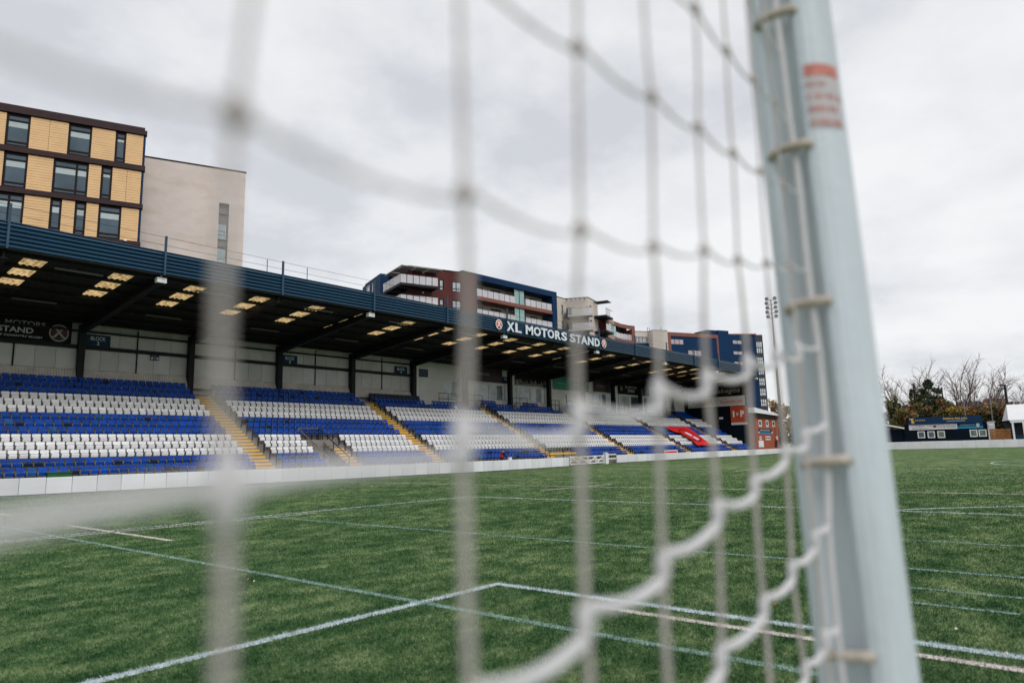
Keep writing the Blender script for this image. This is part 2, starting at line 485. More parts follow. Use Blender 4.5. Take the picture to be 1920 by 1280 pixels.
_l.new(_nz2.outputs[0], _rp.inputs[0]); _l.new(_rp.outputs[0], _tr.inputs[0])
_l.new(_tr.outputs[0], _mx.inputs[1]); _l.new(_df.outputs[0], _mx.inputs[2]); _l.new(_mx.outputs[0], _n['Material Output'].inputs[0])

# ================================================================== GROUND
FSLOPE = -0.223
WALL_A = [(-7, 38.75), (9.1, 38.3), (14.3, 37.6), (20.6, 36.8), (28.3, 36.0), (38.3, 35.25), (45, 35.8), (50.4, 36.55)]
WALL_B = [(60.9, 38.15), (80, 38.45), (101, 38.75), (116, 40.8), (131, 43.3)]
FAR = [(136.4, 38.5), (138.35, 29.7), (142.65, 10.4), (153.8, -39.6)]

g = MB(); g.quad((-2500, -2500, -0.03), (3500, -2500, -0.03), (3500, 3500, -0.03), (-2500, 3500, -0.03))
tag(g.build('ground', mat('outer_ground', (0.10, 0.10, 0.085), 0.95, var=0.3, scale=0.05)), kind='structure')
g = MB()
outline = [(-20, -45), (155, -45)] + FAR[::-1] + [(133, 44)] + WALL_B[::-1] + [(59, 38.5)] + WALL_A[::-1] + [(-20, 39)]
g.quad(*[(x, y, 0.0) for x, y in outline])
tag(g.build('pitch', M_TURF), kind='structure')

LINES = []   # (x0, y0, x1, y1, width, material index)


def pitch_line(x0, y0, x1, y1, w=0.11, m=0, z=0.004):
    LINES.append((x0, y0, x1, y1, w, m))
    a, b = Vector((x0, y0, z)), Vector((x1, y1, z)); d = (b - a).normalized(); r = Vector((d.y, -d.x, 0)) * w / 2
    mb = MB(); n = max(1, int((b - a).length / 0.5)); jit = random.Random(len(LINES))
    for i in range(n):
        p, q = a.lerp(b, i / n), a.lerp(b, (i + 1) / n)
        mb.quad(p - r, p + r, q + r, q - r)
    tag(mb.build('pitch_line', (M_LINE, M_PINK, M_TEAL)[m]), kind='structure')


GX = 0.62; GYC = -3.41
pitch_line(GX, 36, GX, -42, 0.12, 0)                      # goal line
pitch_line(GX, 5.48, 6.15, 5.48, 0.12, 0); pitch_line(6.10, 5.42, 6.10, -12.6, 0.12, 0)
pitch_line(GX, 16.58, 17.12, 16.58, 0.12, 0); pitch_line(17.07, 16.52, 17.07, -23.6, 0.12, 0)
pitch_line(5.76, 3.95, 5.76, -16, 0.10, 1, 0.006); pitch_line(5.9, 18.95, 5.9, 13.45, 0.12, 1, 0.006); pitch_line(6.1, 29.5, 6.1, 24.4, 0.12, 1, 0.006)
pitch_line(4.93, 20.5, 4.93, -14, 0.10, 2, 0.005); pitch_line(9.5, 17.5, 9.5, -20, 0.10, 2, 0.005)
pitch_line(-6, 33.0, 23.75, 33.0, 0.11, 0, 0.005); pitch_line(23.75, 33.0, 118, 33.2, 0.08, 2, 0.005)
pitch_line(23.4, 33.0, 23.15, -38, 0.12, 1, 0.006)
pitch_line(-3, 27.15, 11.1, 27.0, 0.11, 1, 0.006); pitch_line(20.76, 26.75, 25.6, 26.65, 0.11, 1, 0.006)
pitch_line(20.5, 16.2, 25.4, 16.15, 0.12, 1, 0.006); pitch_line(3.6, 16.22, 10.8, 16.08, 0.11, 1, 0.006)
pitch_line(39.4, 16.7, 45.3, 16.95, 0.13, 1, 0.006)
pitch_line(42.9, 30, 42.85, 4.6, 0.12, 1, 0.006); pitch_line(53.5, 33.0, 53.9, -38, 0.13, 0); pitch_line(33.7, 12, 33.9, -10, 0.10, 2, 0.005)
pitch_line(7.55, 1.9, 7.55, 0.75, 0.07, 2, 0.005); pitch_line(8.3, 2.2, 8.3, 0.4, 0.07, 2, 0.005); pitch_line(12.2, 2.6, 12.25, -6, 0.09, 2, 0.005)
for cx, cy, a0, a1 in ((53.7, GYC, 0, 360), (11.6, GYC, -53, 53)):
    mb = MB(); k = 72
    for i in range(k):
        t0, t1 = R(a0 + (a1 - a0) * i / k), R(a0 + (a1 - a0) * (i + 1) / k)
        pts = [(cx + rr * math.cos(t), cy + rr * math.sin(t), 0.0045) for rr, t in ((9.09, t0), (9.21, t0), (9.21, t1), (9.09, t1))]
        mb.quad(*pts)
        LINES.append((pts[0][0], pts[0][1], pts[3][0], pts[3][1], 0.12, 0))
    tag(mb.build('pitch_line', M_LINE), kind='structure')


def turf_blades():
    rng = np.random.default_rng(3)
    n = 700000
    u = rng.random(n); r = 3.9 * (48.0 / 3.9) ** u          # density falls with the square of the distance
    u = rng.random(n); r = r[u < np.clip((48 - r) / 30, 0, 1)]; n = len(r)
    half = R(39.5); a = YAW + (rng.random(n) * 2 - 1) * half
    x = r * np.cos(a); y = r * np.sin(a)
    mi = np.zeros(n, dtype=np.int32)
    for (x0, y0, x1, y1, w, m) in LINES:
        L = math.hypot(x1 - x0, y1 - y0); dx, dy = (x1 - x0) / L, (y1 - y0) / L
        t = (x - x0) * dx + (y - y0) * dy; s = np.abs(-(x - x0) * dy + (y - y0) * dx)
        hit = (t > -0.01) & (t < L + 0.01) & (s < w / 2 + rng.normal(0, 0.008, n))
        keep = rng.random(n) < (0.93 if m < 2 else 0.72)
        mi[hit & keep] = m + 1
    hgt = rng.uniform(0.014, 0.030, n) * (1 + 0.012 * r); wd = 0.0021 * (0.6 + 0.18 * r)
    th = rng.random(n) * 2 * np.pi; lean = rng.normal(0, 0.5, n); la = R(200) + rng.normal(0, 1.2, n)
    v = np.zeros((n, 3, 3))
    v[:, 0, 0] = x - np.cos(th) * wd; v[:, 0, 1] = y - np.sin(th) * wd
    v[:, 1, 0] = x + np.cos(th) * wd; v[:, 1, 1] = y + np.sin(th) * wd
    v[:, 2, 0] = x + np.cos(la) * hgt * np.abs(lean) * 1.3; v[:, 2, 1] = y + np.sin(la) * hgt * np.abs(lean) * 1.3; v[:, 2, 2] = hgt
    me = bpy.data.meshes.new('turf_blades')
    me.vertices.add(3 * n); me.vertices.foreach_set('co', v.reshape(-1))
    me.loops.add(3 * n); me.loops.foreach_set('vertex_index', np.arange(3 * n, dtype=np.int32))
    me.polygons.add(n); me.polygons.foreach_set('loop_start', np.arange(0, 3 * n, 3, dtype=np.int32))
    for m in (M_BLADE, M_LINE, M_PINK, M_TEAL): me.materials.append(m)
    me.polygons.foreach_set('material_index', mi)
    me.update(calc_edges=True)
    o = bpy.data.objects.new('turf_blades', me); COL.objects.link(o)
    tag(o, 'short green plastic turf fibres covering the near part of the pitch', 'turf', kind='stuff')


turf_blades()
leaf_m = mat('fallen_leaf', (0.45, 0.16, 0.03), 0.8)
leaf_w = mat('paper_scrap', (0.6, 0.55, 0.48), 0.8)
for i, (px, py, m, lab) in enumerate(((465, 1089, leaf_m, 'orange fallen leaf on the turf left of the goal area line'), (476, 1093, leaf_w, 'pale fallen leaf beside the orange one on the turf'),
                                      (1793, 1184, leaf_w, 'pale scrap on the turf right of the goal post'), (1888, 1231, leaf_w, 'cream scrap lying on the white line at the right edge'), (1453, 1137, leaf_m, 'small red leaf seen through the net beside the post'))):
    x, y = ground(px, py); mb = MB(); k = 0.015
    mb.v = [(x - k, y - k * .4, .02), (x, y - k * .9, .026), (x + k, y, .034), (x + k * .2, y + k * .8, .03), (x - k * .6, y + k * .5, .022), (x, y, .04)]
    mb.f = [(0, 1, 5), (1, 2, 5), (2, 3, 5), (3, 4, 5), (4, 0, 5)]; mb.mi = [0] * 5
    tag(mb.build('fallen_leaf', m), lab, 'leaf')
bx, by = ground(525, 905.5)
e = empty('plastic_bottle', (bx, by, 0), 'small green plastic bottle lying on the turf by the white boards', 'bottle')
mb = MB(); mb.tube([(bx - .14, by, .05), (bx + .06, by, .05), (bx + .10, by, .05), (bx + .15, by, .05)], [.05, .05, .022, .018], 10); mb.build('bottle_body', mat('bottle_green', (0.03, 0.16, 0.09), 0.25), e, True)
mb = MB(); mb.tube([(bx + .15, by, .05), (bx + .19, by, .05)], .022, 8); mb.build('bottle_cap', M_TXT, e)

# ================================================================== PERIMETER BOARDS


def resample(path, step):
    out = []; carry = 0.0; P = [Vector((x, y, 0)) for x, y in path]
    tot = sum((b - a).length for a, b in zip(P, P[1:])); n = max(1, round(tot / step)); d = tot / n
    acc = 0.0; k = 0; out.append(P[0]); target = d
    for a, b in zip(P, P[1:]):
        L = (b - a).length
        while target <= acc + L + 1e-6 and len(out) <= n:
            out.append(a.lerp(b, min(1, (target - acc) / L))); target += d
        acc += L
    return out


def board_wall(path, step, h, m, label, group):
    e = empty('perimeter_wall', (path[0][0], path[0][1], 0), label, 'wall', group)
    pts = resample(path, step); rr = random.Random(len(path))
    for a, b in zip(pts, pts[1:]):
        d = (b - a).normalized(); n = Vector((d.y, -d.x, 0)); a2, b2 = a + d * 0.013, b - d * 0.013
        mb = MB(); j = rr.uniform(-.012, .012); hh = h + rr.uniform(-.012, .012); k = 4
        prof = [(-0.03, 0.02), (0.055, 0.02), (0.062, hh * .5), (0.052, hh - .03), (0.03, hh), (-0.02, hh)]
        rows = []
        for i in range(k + 1):
            c = a2.lerp(b2, i / k); bul = math.sin(math.pi * i / k) * (0.012 + j)
            rows.append([c + n * (p + (bul if p > 0.04 else 0)) + Vector((0, 0, z)) for p, z in prof])
        for r0, r1 in zip(rows, rows[1:]):
            for q in range(len(prof)):
                w = (q + 1) % len(prof); mb.quad(r0[q], r1[q], r1[w], r0[w])
        mb.quad(*rows[0]); mb.quad(*rows[-1][::-1])
        mb.build('wall_panel', m, e, False)
    mb = MB()
    for a, b in zip(pts, pts[1:]):
        d = (b - a).normalized(); n = Vector((d.y, -d.x, 0))
        mb.hexa([a - n * .06, b - n * .06, b - n * .02, a - n * .02] + [p + Vector((0, 0, h - .05)) for p in (a - n * .06, b - n * .06, b - n * .02, a - n * .02)])
    bs = MB()  # dark strip at the foot of the far boards, added elsewhere as contact shading
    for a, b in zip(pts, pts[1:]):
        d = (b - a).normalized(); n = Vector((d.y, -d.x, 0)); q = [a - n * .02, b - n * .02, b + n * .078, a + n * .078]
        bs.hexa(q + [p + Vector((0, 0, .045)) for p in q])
    bs.build('base_shade_strip', M_STEEL, e)
    mb.build('backing_rail', mat('backing_board', (0.42, 0.46, 0.55), 0.7), e)
    return e


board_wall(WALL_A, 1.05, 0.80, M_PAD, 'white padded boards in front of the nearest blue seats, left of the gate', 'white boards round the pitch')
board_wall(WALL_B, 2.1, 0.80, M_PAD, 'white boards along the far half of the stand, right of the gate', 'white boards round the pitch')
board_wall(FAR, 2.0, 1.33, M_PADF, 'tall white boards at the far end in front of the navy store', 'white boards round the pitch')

# gate between the two runs of boards
e = empty('field_gate', (50.6, 36.7, 0), 'white timber field gate with diagonal braces between the white boards', 'gate')
GA, GB = Vector((50.75, 36.62, 0)), Vector((57.9, 37.75, 0))
W = mat('white_gate_paint', (0.74, 0.73, 0.74), 0.55, var=0.05)
zv = lambda z: Vector((0, 0, z))
for z in (0.16, 0.46, 0.80):
    mb = MB(); mb.bar(GA + zv(z), GB + zv(z), 0.05, 0.10); mb.build('gate_rail', W, e)
for t in (0.0, 0.25, 0.5, 0.75, 1.0):
    mb = MB(); p = GA.lerp(GB, t); mb.bar(p + zv(.10), p + zv(.90 if t in (0, 1) else .84), 0.11); mb.build('gate_upright', W, e)
off = Vector((0.02, -0.06, 0))
for t0, z0, t1, z1 in ((0.0, .82, .25, .16), (.25, .82, .5, .16), (.5, .16, .75, .82), (.75, .16, 1.0, .82)):
    mb = MB(); mb.bar(GA.lerp(GB, t0) + zv(z0) + off, GA.lerp(GB, t1) + zv(z1) + off, 0.04, 0.10); mb.build('gate_brace', W, e)
e = empty('gate_post', (58.4, 37.85, 0), 'stout white gate post with two short rails beside the field gate', 'post')
mb = MB(); mb.box(58.2, 58.75, 37.7, 38.0, 0, 1.02); mb.hexa([(58.15, 37.65, 1.02), (58.8, 37.65, 1.02), (58.8, 38.05, 1.02), (58.15, 38.05, 1.02), (58.35, 37.8, 1.1), (58.6, 37.8, 1.1), (58.6, 37.9, 1.1), (58.35, 37.9, 1.1)]); mb.build('post', W, e)
for z in (0.48, 0.88):
    mb = MB(); mb.bar((58.75, 37.85, z), (60.85, 38.15, z), 0.05, 0.12); mb.build('short_rail', W, e)

# ================================================================== GRANDSTAND
BAY = 7.12
FX = [8.4 + BAY * k for k in range(-1, 14)]
NROW, TREAD, RISE, Y0, Z0 = 14, 0.76, 0.428, 39.0, 0.46
SX = [7.2, 22.25, 36.85, 51.25, 65.35, 79.3, 93.2]
SW = 1.35
XL, XR = -5.8, 100.9
VOM = (27.45, 29.15); VSTEP = (29.2, 30.15)
tz = lambda i: Z0 + RISE * i
ty = lambda i: Y0 + TREAD * i
stand = empty('grandstand', (45, 45, 0), 'long cantilever-roofed football stand with navy fascia and blue and white seats', 'grandstand')
for i in range(NROW):
    mb = MB(); y1 = ty(i) + TREAD if i < NROW - 1 else 50.35
    segs = [(XL, VOM[0]), (VOM[1], XR)] if i < 5 else [(XL, XR)]
    for a, b in segs: mb.box(a, b, ty(i), y1, max(-.02, tz(i) - 0.9), tz(i))
    mb.build('terrace_step', M_CONC, stand)
mb = MB(); mb.box(VOM[0] - .05, VOM[1] + .05, ty(5) - .03, ty(5) + .02, 0.9, tz(5) - .02); mb.box(VOM[0], VOM[1], ty(5) + .03, ty(5) + 3, 0, 0.05)
mb.build('passage_lintel', M_CONC, stand)
mb = MB(); mb.box(VOM[0], VOM[1], ty(0) - .2, ty(5), 0.0, 0.12); mb.build('passage_floor', M_CONC, stand)
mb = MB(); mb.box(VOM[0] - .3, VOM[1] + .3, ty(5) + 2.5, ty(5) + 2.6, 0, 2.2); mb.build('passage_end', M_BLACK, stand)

# gangways with yellow nosings
nose = MB(); nose.box(0, SW, -0.012, 0.21, -0.10, 0.006); NOSE = nose.mesh('nosing', M_YEL)
nose = MB(); nose.box(0, VSTEP[1] - VSTEP[0], -0.012, 0.21, -0.10, 0.006); NOSE_S = nose.mesh('nosing', M_YEL)


def gangway(x, w, rows, me):
    mb = MB()
    for i in rows: mb.box(x, x + w, ty(i) + TREAD / 2, ty(i) + TREAD - .003, tz(i) - .01, tz(i) + RISE / 2)
    gw = mb.build('gangway', M_CONC, stand)
    for i in rows:
        place('nosing', me, (x, ty(i), tz(i)), gw); place('nosing', me, (x, ty(i) + TREAD / 2, tz(i) + RISE / 2), gw)
    return gw


for x in SX: gangway(x, SW, range(0, NROW - 1), NOSE)
gangway(VSTEP[0], VSTEP[1] - VSTEP[0], range(0, 4), NOSE_S)

# passage handrails
e = empty('handrail', (27.5, 41, 0), 'pale metal handrail sloping down the left side of the stand passage', 'handrail', 'handrails of the stand passage')
for lab, x, m in ((None, 27.5, M_RAILG), ('dark metal handrail sloping down between the stand passage and its yellow steps', 29.18, M_STEEL)):
    if lab: e = empty('handrail', (x, 41, 0), lab, 'handrail', 'handrails of the stand passage')
    top, bot = (x, 43.4, 3.42), (x, 39.7, 1.35)
    mb = MB(); mb.tube([top, bot, (x, 39.7, 0.1)], 0.035, 8); mb.build('top_rail', m, e)
    mb = MB(); mb.tube([(x, 43.4, 2.75), (x, 39.7, 0.62)], 0.025, 8); mb.build('lower_rail', m, e)
    for t in (0.0, 0.5):
        y = 43.4 - 3.7 * t; mb = MB(); mb.tube([(x, y, 3.42 - 2.07 * t), (x, y, 2.0 - 1.8 * t)], 0.035, 8); mb.build('rail_post', m, e)
e = empty('barrier', (28.3, 42.85, 2.6), 'dark slatted barrier across the head of the stand passage', 'barrier')
mb = MB(); mb.tube([(27.5, 43.4, 3.42), (29.18, 43.4, 3.42)], 0.025); mb.build('top_rail', M_RAILG, e)
for i in range(13):
    x = 27.55 + i * .13; mb = MB(); mb.box(x, x + .03, 42.86, 42.89, 2.45, 3.35); mb.build('slat', M_STEEL, e)

# ------------------------------------------------------------------ seats


def seat_back():
    mb = MB(); w, h, n = 0.205, 0.80, 5
    prof = [(-w * .86, .615)] + [(-w + .055 * (1 - math.cos(t)), h - .075 + .075 * math.sin(t)) for t in [math.pi / 2 * k / n for k in range(n + 1)]]
    prof += [(-x, z) for x, z in prof[::-1]]
    fr = [(x, 0.00 - (z - .615) * -0.16 + (0.02 if abs(x) > .15 else 0.035) - 0.02, z) for x, z in prof]; bk = [(x, y + 0.035, z) for x, y, z in fr]
    # dished front: centre vertices
    mb.quad(*fr[::-1]); mb.quad(*bk)
    for i in range(len(fr)):
        j = (i + 1) % len(fr); mb.quad(fr[i], fr[j], bk[j], bk[i])
    return mb


def seat_pan():
    mb = MB(); w = 0.172
    a = [(-w, -.09, .40), (w, -.09, .40), (w * .94, -.045, .40), (-w * .94, -.045, .40)]
    b = [(-w, -.115, .545), (w, -.115, .545), (w * .94, -.06, .56), (-w * .94, -.06, .56)]
    c = [(-w * .92, -.10, .592), (w * .92, -.10, .592), (w * .87, -.07, .597), (-w * .87, -.07, .597)]
    mb.hexa(a + b); mb.hexa(b + c)
    return mb


def seat_frame(open_=False):
    mb = MB()
    mb.box(-.235, -.215, -.05, .06, .02, .56); mb.box(.215, .235, -.05, .06, .02, .56); mb.box(-.235, .235, .0, .03, .40, .44)
    if open_:
        for x in (-.2, .18): mb.box(x, x + .02, -.12, -.10, .40, .64)
        mb.box(-.2, .2, -.12, -.10, .64, .66)
    return mb


me_back = {c: seat_back().mesh('backrest', m) for c, m in (('b', M_BLUE), ('w', M_WHITE), ('f', M_BLUE2))}
me_pan = {c: seat_pan().mesh('seat_pan', m) for c, m in (('b', M_BLUE), ('w', M_WHITE), ('f', M_BLUE2), ('u', M_UNDER))}
me_frm = {0: seat_frame().mesh('bracket', M_METAL), 1: seat_frame(True).mesh('bracket', M_METAL)}
SP = 0.455
seats = []
ROWCOL = 'bbwwwbbbwwwbbb'
sr = random.Random(11)
CLUST12 = [(44.4, 44.5), (45.2, 49.2), (52.8, 57), (58.5, 64.5), (66.9, 71), (73, 78), (81, 84), (86, 90), (94.7, 100)]
CLUST13 = [(52.8, 55.2), (60, 62.6), (68, 70), (74, 77), (95, 100)]
for i in range(NROW):
    for k in range(len(SX)):
        a = SX[k] + SW + .06; b = SX[k + 1] - .06 if k + 1 < len(SX) else XR - .4
        n = int((b - a) / SP)
        for j in range(n):
            x = b - SP * (j + .5)
            if i < 5 and VOM[0] - .25 < x < VSTEP[1] + .25: continue
            if i < 2 and 51.5 < x < 56.2 and k == 3: continue
            if i == 12 and x > 44.4 and not any(p < x < q for p, q in CLUST12): continue
            if i == 13 and x > 44.4 and not any(p < x < q for p, q in CLUST13): continue
            c = ROWCOL[i]
            if c == 'b' and sr.random() < 0.05: c = 'f'
            if i == 11 and abs(x - 47.6) < .23: c = 'w'
            op = c != 'w' and sr.random() < (0.13 if i < 2 else 0.05)
            seats.append((i, k, j, n, x, ty(i) + .60, tz(i), c, op))


def seen(s):
    d = np.array([s[4], s[5], s[6] + .7 - H]); zc = d @ CF
    return zc > 0 and abs((d @ CR) / zc * FPX) < 968


vis = sorted([s for s in seats if seen(s)], key=lambda s: s[4] ** 2 + s[5] ** 2)
near = set(id(s) for s in vis[:300])
CNAME = {'b': 'blue', 'w': 'white', 'f': 'faded blue'}
nb = MB(); parts_cache = {c: (seat_back(), seat_pan()) for c in 'b'}; frm0, frm1 = seat_frame(), seat_frame(True)
far_v = {m: MB() for m in range(4)}


def stamp(dst, src, off, mi):
    i = len(dst.v); dst.v.extend([(x + off[0], y + off[1], z + off[2]) for x, y, z in src.v])
    dst.f.extend([tuple(i + q for q in f) for f in src.f]); dst.mi.extend([mi] * len(src.f))


for s in seats:
    i, k, j, n, x, y, z, c, op = s
    if id(s) in near:
        side = f'{nth(j + 1)} left of the nearest' if k == 0 else f'{nth(n - j)} right of the nearest'
        row = 'front row' if i == 0 else f'{nth(i + 1)} row up'
        e = empty('stadium_seat', (x, y, z), f'{CNAME[c]} {"dark-bottomed " if op else ""}tip-up seat in the {row}, {side} yellow gangway', 'seat', 'seats of the grandstand')
        ja = sr.gauss(0, .018); place('backrest', me_back[c], (x, y, z), e, ja)
        sp_ = place('seat_pan', me_pan['u' if op else c], (x, y - abs(sr.gauss(0, .01)), z), e, ja); sp_.rotation_euler.x = sr.gauss(0, .02)
        place('bracket', me_frm[int(op)], (x, y, z), e)
    else:
        mi = 'bwf'.index(c)
        stamp(nb, parts_cache['b'][0], (x, y, z), mi)
        stamp(nb, parts_cache['b'][1], (x, y, z), 4 if op else mi)
        stamp(nb, frm1 if op else frm0, (x, y, z), 3)
o = nb.build('seat_rows', [M_BLUE, M_WHITE, M_BLUE2, M_METAL, M_UNDER])
tag(o, 'rows of blue and white tip-up seats receding along the stand', 'seats', kind='stuff')

# covered bank of seats at the back
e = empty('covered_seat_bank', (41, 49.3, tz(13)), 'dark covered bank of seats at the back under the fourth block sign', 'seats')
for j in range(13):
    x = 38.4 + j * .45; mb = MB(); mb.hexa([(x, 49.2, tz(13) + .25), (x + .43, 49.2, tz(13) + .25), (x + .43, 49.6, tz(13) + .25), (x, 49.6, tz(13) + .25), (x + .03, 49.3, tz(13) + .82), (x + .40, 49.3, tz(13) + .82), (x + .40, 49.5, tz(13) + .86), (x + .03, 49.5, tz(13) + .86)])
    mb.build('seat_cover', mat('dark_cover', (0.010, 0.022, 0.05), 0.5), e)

# ------------------------------------------------------------------ frames, roof, fascia
ROOF_F, ROOF_B = (38.0, 11.46), (50.6, 10.46)
rz = lambda y: ROOF_F[1] + (ROOF_B[1] - ROOF_F[1]) * (y - ROOF_F[0]) / (ROOF_B[0] - ROOF_F[0])
for x in FX:
    if x > 100: x = 100.6
    mb = MB(); mb.box(x - .13, x + .13, 49.72, 50.22, -.02, rz(50) - .2); mb.box(x - .19, x + .19, 49.68, 49.72, -.02, rz(50) - .2); mb.build('column', M_STEEL, stand)
    mb = MB(); w = .09
    for w, lo, hi in ((.05, None, None),):
        a = [(49.72, 9.80), (47.2, 10.05), (38.25, rz(38.25) - .42), (38.25, rz(38.25) - .04), (49.72, rz(49.72) - .04)]
        n = len(a); L = [(x - w, y, z) for y, z in a]; Rr = [(x + w, y, z) for y, z in a]
        mb.quad(*L); mb.quad(*Rr[::-1])
        for q in range(n): mb.quad(L[q], Rr[q], Rr[(q + 1) % n], L[(q + 1) % n])
    for p, q in (((49.72, 9.80), (47.2, 10.05)), ((47.2, 10.05), (38.25, rz(38.25) - .42))):
        mb.hexa([(x - .18, p[0], p[1] - .04), (x + .18, p[0], p[1] - .04), (x + .18, q[0], q[1] - .04), (x - .18, q[0], q[1] - .04), (x - .18, p[0], p[1]), (x + .18, p[0], p[1]), (x + .18, q[0], q[1]), (x - .18, q[0], q[1])])
    mb.build('rafter', M_STEEL, stand)
for y in (38.5, 40.22, 42.08, 43.92, 45.9, 47.9, 49.6):
    mb = MB(); mb.box(XL, 100.9, y - .05, y + .05, rz(y) - .20, rz(y) - .035); mb.build('purlin', M_STEEL, stand)
SKX = [9.9 + 4.06 * k for k in range(-3, 23)]
SKY_Y = [(38.7, 40.15), (40.3, 42.0), (42.15, 43.85)]
edges = [XL] + [v for c in SKX for v in (c - .52, c + .52) if XL < v < 100.9] + [100.9]
ys = [37.95] + [v for p in SKY_Y for v in p] + [50.65]
for x0, x1 in zip([XL] + FX[1:], FX[1:] + [100.95]):
    if x1 <= x0 + .01: continue
    mb = MB(); xs = sorted(set([x0, x1] + [v for v in edges if x0 < v < x1]))
    for a, b in zip(xs, xs[1:]):
        sk = any(abs((a + b) / 2 - c) < .5 for c in SKX)
        for p, q in zip(ys, ys[1:]):
            if sk and any(abs(p - u) < .01 for u, v in SKY_Y): continue
            mb.hexa([(a, p, rz(p) - .03), (b, p, rz(p) - .03), (b, q, rz(q) - .03), (a, q, rz(q) - .03), (a, p, rz(p) + .03), (b, p, rz(p) + .03), (b, q, rz(q) + .03), (a, q, rz(q) + .03)])
    mb.build('roof_sheet', M_ROOF, stand)


def corr(w, l, slope, nrib=4):
    mb = MB(); k = nrib * 4; prof = []
    for i in range(k + 1):
        ph = i % 4; prof.append((-w / 2 + w * i / k, 0.0 if ph in (0, 1) else -0.05))
    for (xa, za), (xb, zb) in zip(prof, prof[1:]):
        mb.quad((xa, 0, za), (xb, 0, zb), (xb, l, zb + slope * l), (xa, l, za + slope * l))
    return mb


slope = (ROOF_B[1] - ROOF_F[1]) / (ROOF_B[0] - ROOF_F[0])
SK_ME = [corr(1.08, q - p + .06, slope).mesh('skylight', M_SKY_T) for p, q in SKY_Y]
for c in SKX:
    if c > 100: continue
    for (p, q), me in zip(SKY_Y, SK_ME): place('skylight', me, (c, p - .03, rz(p) + .02), stand)
M_STRIP = mat('strip_light', (0.13, 0.13, 0.125), 0.6)
sl = MB(); sl.box(-1.1, 1.1, -.06, .06, -.08, 0); SL = sl.mesh('strip_light', M_STRIP)
for x in FX[1:-1]:
    place('strip_light', SL, (x + 3.4, 39.0, rz(39.0) - .27), stand); place('strip_light', SL, (x + 3.2, 45.4, rz(45.4) - .27), stand)

fas = Fac((0, 37.92), 0)
NP = 6
pl_cache = {}
for k, (x0, x1) in enumerate(zip([XL] + FX[1:], FX[1:])):
    x1 = min(x1, 100.55)
    for j in range(NP):
        z = 11.42 + j * .205; mb = MB()
        a, b = x0 + .05, x1 - .05; lo, mi_, hi = [(z, .03), (z + .055, .105), (z + .182, .02)]
        mb.hexa([fas.pt(a, lo[0], lo[1]), fas.pt(b, lo[0], lo[1]), fas.pt(b, lo[0], 0), fas.pt(a, lo[0], 0), fas.pt(a, mi_[0], mi_[1]), fas.pt(b, mi_[0], mi_[1]), fas.pt(b, mi_[0], 0), fas.pt(a, mi_[0], 0)])
        mb.hexa([fas.pt(a, mi_[0], mi_[1]), fas.pt(b, mi_[0], mi_[1]), fas.pt(b, mi_[0], 0), fas.pt(a, mi_[0], 0), fas.pt(a, hi[0], hi[1]), fas.pt(b, hi[0], hi[1]), fas.pt(b, hi[0], 0), fas.pt(a, hi[0], 0)])
        mb.build('fascia_plank', M_NAVY, stand)
mb = MB(); mb.box(XL, 100.6, 37.85, 38.0, 12.655, 12.69); mb.build('fascia_cap', M_NAVY, stand)
mb = MB(); mb.box(XL, 100.6, 37.925, 37.97, 11.36, 12.655); mb.build('fascia_backing', M_STEEL, stand)
fp = MB(); fp.box(-.05, .05, -.07, .05, 11.38, 13.55); FPM = fp.mesh('fascia_post', mat('post_blue', (0.03, 0.07, 0.115), 0.5, spec=0.3))
fl = MB(); fl.box(-.25, .25, -.16, .16, -.16, .12); fl.box(-.05, .05, -.04, .04, .12, .25); FLM = fl.mesh('wall_light', M_WROOF)
for k, x in enumerate(FX[1:]):
    x = min(x, 100.5)
    place('fascia_post', FPM, (x, 37.86, 0), stand)
    if k % 2 == 1: place('wall_light', FLM, (x, 38.25, 11.16), stand)
for px, py in ((501, 498), (576, 512)):
    x = on_y(px, py, 38)[0]; mb = MB(); mb.tube([(x, 38, 12.6), (x, 38, 13.5)], .022, 6); mb.build('aerial', M_STEEL, stand)
for z in (13.05, 13.5):
    mb = MB(); mb.tube([(XL, 37.9, z), (100.5, 37.9, z)], 0.010, 5); mb.build('wire', M_STEEL, stand)

# back wall, left of the boxes
BW = Fac((0, 50.30), 0)
XBOX = 44.35
mb = MB(); mb.box(XL, XBOX, 50.36, 50.6, 5.8, 10.45); mb.build('back_wall', M_PANEL, stand)
for x0, x1 in zip(FX, FX[1:]):
    if x0 > XBOX - 1: break
    x0 = max(x0, XL)
    nq = 6; w = (x1 - x0 - .3) / nq
    for q in range(nq):
        a = x0 + .15 + w * q
        for z0, z1 in ((7.42, 8.74), (8.98, 9.86), (9.90, 10.42)):
            mb = MB(); BW.box(mb, a + .012, a + w - .012, z0, z1, 0, .02); mb.build('wall_panel', M_PANEL, stand)
    mb = MB(); mb.tube([((x0 + x1) / 2, 50.22, 7.35), ((x0 + x1) / 2, 50.22, 10.3)], .045, 8); mb.build('downpipe', M_STEEL, stand)
    mb = MB(); k = 44
    for q in range(k):
        a = x0 + .14 + (x1 - x0 - .28) * q / k; b = a + (x1 - x0 - .28) / k * .86
        mb.hexa([(a, 49.78, 6.55), (b, 49.78, 6.55), (b, 49.9, 6.55), (a, 49.9, 6.55), (a, 50.2, 7.36), (b, 50.2, 7.36), (b, 50.3, 7.36), (a, 50.3, 7.36)])
    mb.quad((x0, 49.82, 6.5), (x1, 49.82, 6.5), (x1, 50.24, 7.36), (x0, 50.24, 7.36))
    mb.build('skirt_panel', M_SKIRT, stand)
for z, h in ((8.76, .21), (9.86, .10)):
    mb = MB(); mb.box(XL, XBOX - .2, 50.0, 50.27, z, z + h); mb.build('wall_beam', M_STEEL, stand)

